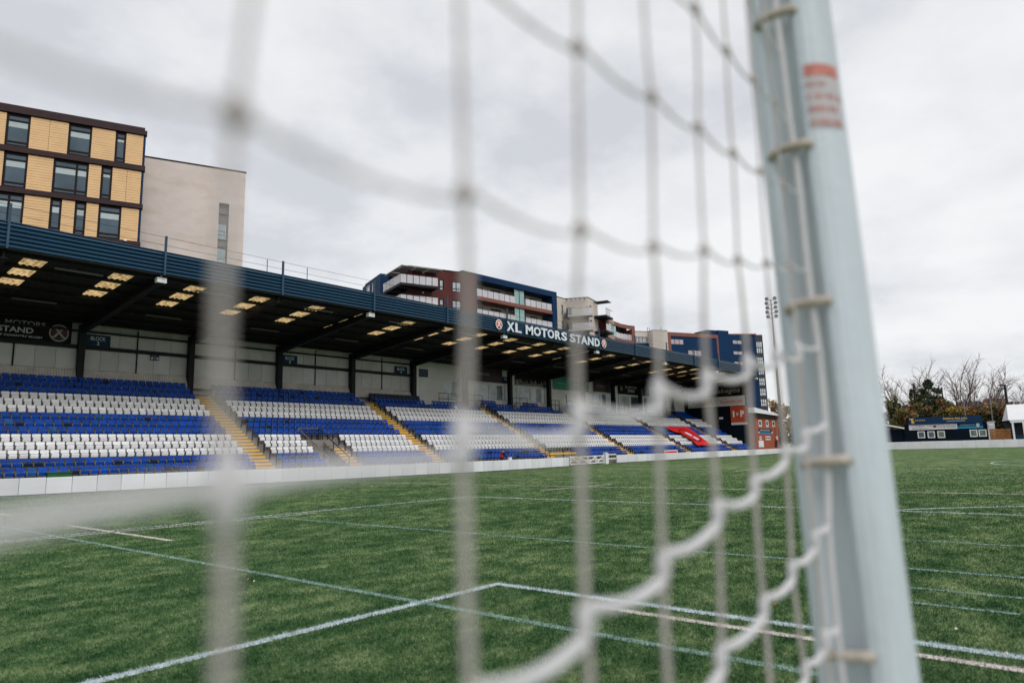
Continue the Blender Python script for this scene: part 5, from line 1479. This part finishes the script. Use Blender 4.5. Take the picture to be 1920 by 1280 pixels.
def bare_tree(px, ytop, X, spread, lab, seed, lean=0.0, stems=1, n=5):
    x, y = spot(px, X); h = zat(px, ytop - 14, X); rr = random.Random(seed)
    e = empty('bare_tree', (x, y, 0), lab, 'tree', 'bare trees beyond the store')
    tr, tw = MB(), MB(); side = Vector((-.22, 1, 0)).normalized()

    def bend(p, d, L, k, up, jit):
        pts = [p.copy()]; q = p.copy(); dd = d.copy()
        for i in range(k):
            dd = (dd + Vector((rr.gauss(0, jit), rr.gauss(0, jit), up))).normalized(); q = q + dd * L / k; pts.append(q.copy())
        return pts, dd

    def off(dd, tilt):
        az = rr.uniform(0, 6.283); v = Vector((math.cos(az), math.sin(az), 0)); v = (v - dd * v.dot(dd)).normalized()
        return (dd * math.cos(tilt) + v * math.sin(tilt)).normalized()
    for s in range(stems):
        base = Vector((x, y, 0)) + side * (s - (stems - 1) / 2) * .9
        tp, td = bend(base, (Vector((0, 0, 1)) + side * (lean + (s - (stems - 1) / 2) * .45) * .35).normalized(), h * .30, 4, .02, .04)
        r0 = spread * .058; tr.tube(tp, [r0 * (1 - .08 * i) for i in range(5)], 8, False)
        for l in range(7 if stems == 1 else 5):
            lp, ld = bend(tp[-1 - (l % 2)], off((td + Vector((0, 0, .2))).normalized(), rr.uniform(.10, .55)), h * rr.uniform(.46, .66), 7, .05, .06)
            tr.tube(lp, [r0 * .52 * (1 - .12 * i) for i in range(8)], 6, False)
            for q in range(12):
                k0 = rr.randint(2, 7); bp_, bd = bend(lp[k0], off((lp[k0] - lp[k0 - 1]).normalized(), rr.uniform(.45, .85)), h * rr.uniform(.12, .22), 5, .05, .09)
                tw.tube(bp_, [max(.02, r0 * .17 * (1 - .15 * i)) for i in range(6)], 4, False)
                for w_ in range(7):
                    k1 = rr.randint(1, 5); cp, _ = bend(bp_[k1], off((bp_[k1] - bp_[k1 - 1]).normalized(), rr.uniform(.4, .9)), h * rr.uniform(.05, .10), 3, .04, .10)
                    tw.tube(cp, [.026, .021, .017, .013], 3, False)
    # scale height to the measured one
    zmax = max(v[2] for v in tw.v); k = h / zmax
    for b in (tr, tw): b.v = [(x + (v[0] - x) * k, y + (v[1] - y) * k, v[2] * k) for v in b.v]
    tr.build('trunk', M_BARK, e, True); tw.build('twigs', M_TWIG, e)
    return e


bare_tree(1702, 692, 176, 6, 'bare tree with leaning limbs at the left of the store trees', 3, .5)
bare_tree(1738, 674, 182, 7, 'tallest bare tree behind the dark ivy-clad evergreen', 8, 0.0, 2)
bare_tree(1800, 676, 176, 6, 'bare tree with an upright crown behind the pale lamp post', 21, .35)
bare_tree(1819, 683, 180, 6.5, 'bare twin-stemmed tree right of the pale lamp post', 5, -.1, 2)
bare_tree(1858, 716, 188, 3.4, 'small bare tree by the bare pole at the right end of the store', 44, 0)
bare_tree(1925, 722, 190, 5, 'bare tree half cut off by the right edge of the picture', 31, .5)


def shrub(px, yc, X, w, h, kinds, lab, seed, cone=False, n=2200, size=.30):
    x, y = spot(px, X); z = zat(px, yc, X); k = X / 10 * .0769
    e = empty('shrub', (x, y, 0), lab, 'shrub', 'shrubs behind the club store')
    b = MB(); r2 = random.Random(seed)
    for i in range(4): b.tube([(x + r2.uniform(-.3, .3), y + r2.uniform(-.3, .3), 0), (x + r2.uniform(-.8, .8), y + r2.uniform(-.8, .8), z * .5), (x + r2.uniform(-1.4, 1.4), y + r2.uniform(-1.4, 1.4), z)], [.09, .07, .03], 5)
    b.build('stem', M_BARK, e)
    leaves('foliage', e, (x, y, z), (w * .8, w, h), n, kinds, size, seed, cone)


shrub(1672, 768, 170, 2.6, 3.6, ('dark', 'olive', 'dark'), 'dark olive shrub emerging right behind the goal post', 1)
shrub(1690, 786, 160, 3.4, 2.8, ('olive', 'rust', 'olive'), 'brownish olive shrub above the navy shed', 2)
shrub(1712, 776, 168, 3.6, 3.6, ('rust', 'olive', 'dark'), 'rusty shrub at the left end of the long blue roof sign', 3)
shrub(1738, 757, 172, 7.0, 5.2, ('dark', 'green', 'dark'), 'dark pointed evergreen in front of the tallest bare tree', 4, True, 8000)
shrub(1757, 775, 166, 4.0, 3.2, ('olive', 'dark', 'rust'), 'broad olive shrub above the middle of the blue roof sign', 5)
shrub(1785, 779, 164, 3.2, 2.2, ('gold', 'olive', 'gold'), 'golden yellow shrub behind the store roof sign', 6)
shrub(1812, 781, 164, 3.4, 2.3, ('rust', 'gold', 'olive'), 'orange-brown shrub right of the pale lamp post', 7)
shrub(1838, 777, 164, 3.6, 2.8, ('rust', 'olive', 'straw'), 'straw and rust coloured shrub by the right end of the roof sign', 8)
shrub(1862, 786, 162, 2.8, 2.8, ('dark', 'rust', 'dark'), 'dark shrub above the white cabin', 9)
shrub(1882, 783, 162, 2.6, 3.2, ('dark', 'rust', 'olive'), 'dark rusty shrub between thick pole and marquee', 10)
shrub(1710, 748, 178, 1.2, 4.2, ('dark', 'dark', 'green'), 'ivy-wrapped trunk left of the dark evergreen', 13, False, 1400, .25)
shrub(1449, 775, 175, 3.2, 4.8, ('straw', 'gold', 'rust'), 'straw coloured autumn tree beside the dark side of the tower', 15, False, 1600)
shrub(1478, 790, 172, 3.2, 4.4, ('straw', 'rust', 'gold'), 'pale autumn shrub left of the goal post behind the mast', 16, False, 1600)
shrub(1488, 812, 160, 1.6, 3.2, ('dark', 'green', 'olive'), 'dark green shrub close to the goal post above the boards', 17)

# far houses on the rise
for px0, px1, yr, ye, X, c, lab in ((1846, 1894, 745, 759, 260, (0.16, 0.07, 0.05), 'red-brown roofed house far behind the thick dark pole'), (1796, 1846, 751, 764, 262, (0.10, 0.09, 0.10), 'grey roofed house far behind the golden shrubs'), (1768, 1800, 758, 768, 255, (0.34, 0.32, 0.32), 'long pale roofed shed far behind the gantry')):
    f = Fac(spot((px0 + px1) / 2, X), -77.5); s0, s1 = f.px(px0, ye)[0], f.px(px1, ye)[0]; zr, ze = f.px((px0 + px1) / 2, yr)[1], f.px((px0 + px1) / 2, ye)[1]
    e = empty('far_house', f.pt(0, 0, -4), lab, 'house', 'far houses on the rise'); f.part('wall', mat('far_brick', (0.20, 0.12, 0.09), 0.9), e, (s0, s1, 0, ze, -8, 0))
    b = MB(); A, B_, C, D, E_, F_ = f.pt(s0 - .4, ze - .1, .5), f.pt(s1 + .4, ze - .1, .5), f.pt(s1 + .4, ze - .1, -8.5), f.pt(s0 - .4, ze - .1, -8.5), f.pt(s0 + .5, zr, -4), f.pt(s1 - .5, zr, -4)
    b.quad(A, B_, F_, E_); b.quad(C, D, E_, F_); b.quad(B_, C, F_); b.quad(D, A, E_); rf = b.build('roof', mat('roof_' + lab[:6], c, 0.9), e)
    if yr < 757: f.part('chimney', mat('far_brick', (0.20, 0.12, 0.09), 0.9), rf, (s0 + 2, s0 + 2.8, zr - .8, zr + .9, -4.5, -3.7))
    for i in range(3): s = s0 + (s1 - s0) * (i + .4) / 3; f.part('window', M_FRAMEW, e, (s, s + 1.1, ze - 2, ze - .8, 0, .05))
b = leaves('distant_woodland', None, (250, 20, 3), (14, 130, 9.5), 26000, ('dark', 'olive', 'rust', 'dark', 'green'), .8, 77)
tag(b, 'low brown and green woodland closing the horizon behind the store', 'woodland', kind='stuff')

# ================================================================== GOAL
zv3 = lambda z: (0.944 + 0.0299 * z, 0.228 + 0.029 * z, z)
VX, VY = 0.963, 0.27
RV = Vector((0.27, -0.963, 0)); TV = Vector((-0.963, -0.27, 0))
PROF = [(-.058, 0), (-.0575, .012), (-.054, .024), (-.048, .033), (-.041, .038), (-.037, .037), (-.035, .024), (-.030, .021), (-.006, .023), (.000, .027), (.002, .043), (.006, .048), (.016, .0485), (.028, .0445), (.039, .037), (.048, .027), (.055, .014), (.058, 0), (.055, -.018), (.046, -.034), (.03, -.046), (.01, -.052), (-.012, -.052), (-.031, -.046), (-.047, -.034), (-.056, -.018)]


def pp(a, b, z): return Vector(zv3(z)) + RV * a + TV * b


goal = empty('football_goal', zv3(0), 'pale grey-painted aluminium goal post standing close on the right of the picture', 'goal')
mb = MB(); zs_ = [0, .6, 1.2, 1.6, 2.0, 2.44]
for z0, z1 in zip(zs_, zs_[1:]):
    for i in range(len(PROF)):
        j = (i + 1) % len(PROF); mb.cur = 1 if 5 <= i <= 9 else 0
        mb.quad(pp(*PROF[i], z0), pp(*PROF[i], z1), pp(*PROF[j], z1), pp(*PROF[j], z0))
po = mb.build('post', [M_POST, M_GROOVE], goal)
for p_ in po.data.polygons: p_.use_smooth = p_.material_index == 0
po.data.set_sharp_from_angle(angle=R(32))
mb = MB()
for i in range(20):
    t = 2 * math.pi * i / 20, 2 * math.pi * (i + 1) / 20
    a = [(1.017 + .058 * math.cos(q), 2.47 + .058 * math.sin(q)) for q in t]; mb.quad((a[0][0], .36, a[0][1]), (a[1][0], .36, a[1][1]), (a[1][0], -7.1, a[1][1]), (a[0][0], -7.1, a[0][1]))
mb.build('crossbar', M_POST, goal, True)
mb = MB(); mb.tube([(.99, -7.05, 0), (1.017, -7.05, 2.47)], .058, 20); mb.build('far_post', M_POST, goal, True)
CLIPS = [(1465, 15, .985), (1487, 275, .955), (1520, 570, .92), (1557, 865, .885), (1595, 1228, .835)]
zc_ = [at_depth(*c)[2] for c in CLIPS]
stp = (zc_[0] - zc_[-1]) / 4
allz = zc_ + [zc_[-1] - stp * k for k in range(1, 5)] + [zc_[0] + stp]
for z in allz:
    mb = MB(); pts = [pp(-.044, .036, z - .004), pp(-.041, .046, z - .002), pp(-.030, .051, z), pp(-.005, .053, z + .002), pp(.004, .053, z + .002), pp(.0075, .046, z + .001)]
    mb.tube(pts, [.0068] * 6, 8); c = mb.build('net_clip', M_CLIP, goal, True)
# label on the post
zl0, zl1 = at_depth(1545, 250, .97)[2], at_depth(1540, 128, .985)[2]
ARC = [(.011, .0492), (.020, .0483), (.029, .0452), (.038, .0392), (.0465, .0300), (.053, .0185)]
mb = MB()
for (a, b), (c, d) in zip(ARC, ARC[1:]): mb.quad(pp(a, b, zl0), pp(a, b, zl1), pp(c, d, zl1), pp(c, d, zl0))
lb = mb.build('warning_label', M_LABEL, goal, True); lb['label'] = 'pale warning label with red heading and lines'
up = lambda a, b, k: (a * k, b * k)
hgt = zl1 - zl0
for f0, f1, q0, q1 in ((.80, .98, 0, 5), (.64, .70, 0, 3), (.44, .52, 0, 5), (.24, .33, 0, 4), (.03, .12, 0, 5)):
    mb = MB(); nseg = 40; span = q1 - q0; r2 = random.Random(int(f0 * 100))
    for i in range(nseg):
        if f0 < .8 and r2.random() < .35: continue
        t0, t1 = q0 + span * i / nseg, q0 + span * (i + .92) / nseg
        P_ = lambda t: tuple(1.012 * (ARC[min(4, int(t))][k] + (ARC[min(4, int(t)) + 1][k] - ARC[min(4, int(t))][k]) * (t - min(4, int(t)))) for k in (0, 1))
        (a, b), (c, d) = P_(t0), P_(t1); mb.quad(pp(a, b, zl0 + hgt * f0), pp(a, b, zl0 + hgt * f1), pp(c, d, zl0 + hgt * f1), pp(c, d, zl0 + hgt * f0))
    mb.build('label_print', M_RED if f0 > .7 else mat('label_faded_red', (0.55, 0.27, 0.25), 0.6, var=0.2, scale=80), lb)

# ---- net
net = empty('goal_net', (0.5, .23, 0), 'white knotted side net of the goal, blurred close in front of the camera', 'net')
DEP = {0: .199, 1: .307, 2: .406, 3: .497, 4: .585, 5: .70, 6: .795, 7: .868, 8: .915}
NPX = {2: {4: (1303, 15), 5: (1362, 95), 6: (1411, 148), 7: (1452, 192), 8: (1482, 238)},
       1: {0: (535, -500), 2: (1083, 88), 3: (1221, 180), 4: (1308, 238), 5: (1374, 286), 6: (1425, 320), 7: (1467, 344), 8: (1500, 362)},
       0: {0: (443, 213), 1: (870, 362), 2: (1088, 430), 3: (1225, 462), 4: (1320, 468), 5: (1383, 487), 6: (1437, 493), 7: (1478, 498), 8: (1515, 506)},
       -1: {0: (425, 912), 1: (868, 825), 2: (1085, 780), 3: (1235, 742), 4: (1325, 715), 5: (1402, 686), 6: (1455, 668), 7: (1497, 660), 8: (1535, 652)},
       -2: {0: (398, 1650), 1: (884, 1335), 2: (1097, 1165), 3: (1243, 1060), 4: (1345, 960), 5: (1415, 910), 6: (1472, 850), 7: (1510, 822), 8: (1548, 795)},
       -3: {4: (1352, 1235), 5: (1432, 1135), 6: (1485, 1070), 7: (1528, 1012), 8: (1553, 985)},
       -4: {6: (1510, 1257), 7: (1546, 1200), 8: (1570, 1178)}}


def axis_depth(z):
    p = zv3(z); return (np.array(p) - np.array([0, 0, H])) @ CF


def post_node(px, py, gap):
    d = .95
    for _ in range(6): d = axis_depth(at_depth(px, py, d)[2]) - gap
    return Vector(at_depth(px, py, d))


def node(i, j):
    if j in NPX and i in NPX[j] and i >= 7: return post_node(*NPX[j][i], .058 if i == 7 else .036)
    if j in NPX and i in NPX[j]: return Vector(at_depth(*NPX[j][i], DEP[i]))
    jj = min(max(j, -4), 2)
    if i >= 0:
        # keep the drift of the measured columns, carry on upwards or downwards
        known = [k for k in NPX if i in NPX[k]]
        k = min(known, key=lambda k: abs(k - j)); b = node(i, k)
        return b + Vector((0.0033 * (j - k), .0032 * (j - k), .11 * (j - k)) if i >= 7 else (-.004 * (j - k), -.002 * (j - k), .11 * (j - k)))
    a, b = node(0, 0), node(1, 0)
    return node(0, j) + Vector((.113 * i, .020 * i, (.015 if j < 0 else .010) * i))


JR = range(-13, 7)
for j in JR:
    pts = []
    cols = list(range(-6, 9))
    for i0, i1 in zip(cols, cols[1:]):
        a, b = node(i0, j), node(i1, j); n = 8
        sag = (.007 if j < 0 else .006) if i0 >= 0 else .006
        if i1 == 8: sag = .004
        if j == -1 and i0 <= 0: sag = -.002
        st = .009 if j < 0 else .003
        if i0 >= 1: a = a + Vector((0, 0, st))
        if 1 <= i1 < 8: b = b - Vector((0, 0, st))
        for k in range(n + 1): t = k / n; pts.append(a.lerp(b, t) - Vector((0, 0, sag * 4 * t * (1 - t))))
        if i1 < 8: pts.append((node(i1, j) * 2 + b) / 3)
    mb = MB(); mb.tube(pts, (.0043 if j < -1 else .0032) if j < 0 else .0015, 8); mb.build('net_cord', M_ROPE, net, True)
for i in range(-6, 9):
    pts, rads = [], []
    for j0, j1 in zip(list(JR), list(JR)[1:]):
        a, b = node(i, j0), node(i, j1); n = 5; bow = .003 * math.sin(i * 3.1 + j0 * 1.7)
        for k in range(n): t = k / n; pts.append(a.lerp(b, t) + Vector((bow * 4 * t * (1 - t), 0, 0))); rads.append((.0027 if j0 < -1 else .0024 - .0008 * t if j0 == -1 else .0014) if i < 8 else .0042)
    pts.append(node(i, JR[-1])); rads.append(rads[-1])
    mb = MB(); mb.tube(pts, rads, 8); mb.build('net_cord', M_ROPE2 if i < 8 else M_ROPE, net, True)
for j in NPX:
    for i in NPX[j]:
        if i == 8: continue
        c = node(i, j); mb = MB(); mb.blob(c, .0060 if j < 0 else .0046, 8, 6, (1, 1, 2.4 if j < 0 else 1.2)); mb.build('knot', M_ROPE if j < 0 else M_KNOT, net, True)

# ================================================================== PEOPLE
M_SKIN = mat('skin', (0.45, 0.26, 0.19), 0.6, var=0.05); M_HAIR = mat('dark_hair', (0.025, 0.018, 0.015), 0.7)


def person(loc, rotz, joints, edges, mats, label):
    """one skinned body; every polygon takes the clothing of the nearest limb"""
    me = bpy.data.meshes.new('person'); names = list(joints)
    me.from_pydata([joints[n][0] for n in names], [], []); me.edges.add(len(edges))
    for e_, (a, b) in zip(me.edges, edges): e_.vertices = (names.index(a), names.index(b))
    me.update()
    o = bpy.data.objects.new('person', me); COL.objects.link(o)
    sk = o.modifiers.new('skin', 'SKIN'); sk.use_smooth_shade = True
    for v, n in zip(me.skin_vertices[0].data, names): v.radius = joints[n][1]; v.use_root = n == 'pelvis'
    ss = o.modifiers.new('sub', 'SUBSURF'); ss.levels = 2; ss.render_levels = 2
    bpy.context.view_layer.update()
    m2 = bpy.data.meshes.new_from_object(o.evaluated_get(bpy.context.evaluated_depsgraph_get()))
    o.modifiers.clear(); o.data = m2; bpy.data.meshes.remove(me)
    m2.materials.clear()
    for m in mats: m2.materials.append(m)
    seg = [(Vector(joints[a][0]), Vector(joints[b][0]), joints[b][2]) for a, b in edges]
    for p_ in m2.polygons:
        best = None
        for a, b, r_ in seg:
            ab = b - a; t = max(0, min(1, (p_.center - a).dot(ab) / ab.length_squared)); d = (p_.center - a - ab * t).length
            if best is None or d < best[0]: best = (d, r_)
        p_.material_index = best[1]; p_.use_smooth = True
    o.location = loc; o.rotation_euler = (0, 0, rotz); tag(o, label, 'person'); o['_placed'] = 1
    return o


def stand_joints(arm_l, arm_r, lean=0.0, sc=1.0):
    J = {'pelvis': ((0, 0, .95), (.15, .11), 1), 'waist': ((lean * .2, 0, 1.10), (.14, .10), 0), 'chest': ((lean * .55, 0, 1.32), (.17, .12), 0), 'neck': ((lean * .8, 0, 1.49), (.055, .055), 2), 'jaw': ((lean * .95 + .02, 0, 1.57), (.068, .075), 2), 'head': ((lean + .01, 0, 1.66), (.078, .092), 2), 'crown': ((lean, 0, 1.74), (.06, .07), 3)}
    E = [('pelvis', 'waist'), ('waist', 'chest'), ('chest', 'neck'), ('neck', 'jaw'), ('jaw', 'head'), ('head', 'crown')]
    for s, sg, arm in (('l', 1, arm_l), ('r', -1, arm_r)):
        J['sh' + s] = ((lean * .6, .20 * sg, 1.42), (.062, .062), 4); J['el' + s] = (arm[0], (.045, .045), 4); J['wr' + s] = (arm[1], (.032, .03), 4); J['ha' + s] = (arm[2], (.03, .02), 2)
        J['hi' + s] = ((0, .10 * sg, .90), (.095, .095), 1); J['kn' + s] = ((.03, .11 * sg, .49), (.06, .06), 1); J['an' + s] = ((-.02, .12 * sg, .09), (.042, .042), 1); J['to' + s] = ((.14, .14 * sg, .04), (.04, .035), 1)
        E += [('chest', 'sh' + s), ('sh' + s, 'el' + s), ('el' + s, 'wr' + s), ('wr' + s, 'ha' + s), ('pelvis', 'hi' + s), ('hi' + s, 'kn' + s), ('kn' + s, 'an' + s), ('an' + s, 'to' + s)]
    return J, E


M_REDJ = mat('red_jacket', (0.55, 0.012, 0.02), 0.7); M_DARKC = mat('black_cloth', (0.012, 0.012, 0.015), 0.8); M_HIVIS = mat('hi_vis', (0.62, 0.78, 0.22), 0.6); M_PALE = mat('pale_trousers', (0.45, 0.42, 0.44), 0.8)
YP = 36.9
px_ = on_y(940, 850, YP)[0]
J, E = stand_joints(((.22, .27, 1.14), (.40, .24, .98), (.50, .22, .93)), ((.25, -.25, 1.15), (.46, -.18, 1.00), (.56, -.16, .95)), .22)
J['head'] = (*J['head'][:2], 3); J['chest'] = (J['chest'][0], (.24, .19), 0); J['waist'] = (J['waist'][0], (.20, .16), 0)
P = person((px_, YP, -.06), R(-15), J, E, [M_REDJ, M_DARKC, M_SKIN, M_HAIR, M_DARKC], 'person in a red top with dark sleeves leaning over behind the white boards')
bx_ = on_y(955.5, 856, YP)[0]
e = empty('white_bucket', (bx_, YP, .4), 'pale bucket beside the person in red behind the boards', 'bucket')
mb = MB(); mb.tube([(bx_, YP, .42), (bx_, YP, .95)], [.15, .19], 14); mb.build('bucket_body', M_FRAMEW, e, True); mb = MB(); mb.tube([(bx_, YP, .95), (bx_, YP, .99)], [.205, .205], 14); mb.build('bucket_rim', M_FRAMEW, e)
mb = MB(); mb.box(bx_ - .25, bx_ + .25, YP - .25, YP + .25, 0, .42); mb.build('stand_block', M_CONC, e)
J, E = stand_joints(((.05, .27, 1.15), (.18, .24, .95), (.25, .22, .90)), ((.02, -.27, 1.15), (.10, -.26, .92), (.13, -.26, .83)))
hx = 111.0; P = person((hx, hx * math.tan(YAW - math.atan((1467.5 - 960) / FPX)), 0), R(150), J, E, [M_HIVIS, M_PALE, M_SKIN, M_HAIR, M_HIVIS], 'person in a yellow hi-vis top and pale trousers by the far boards')
hx = 112.5; P = person((hx, hx * math.tan(YAW - math.atan((1487 - 960) / FPX)), 0), R(190), J, E, [M_DARKC, M_DARKC, M_SKIN, M_HAIR, M_DARKC], 'person in black clothes standing right of the one in hi-vis')
for o in bpy.data.objects:
    for k in ('_w', '_placed'):
        if k in o: del o[k]
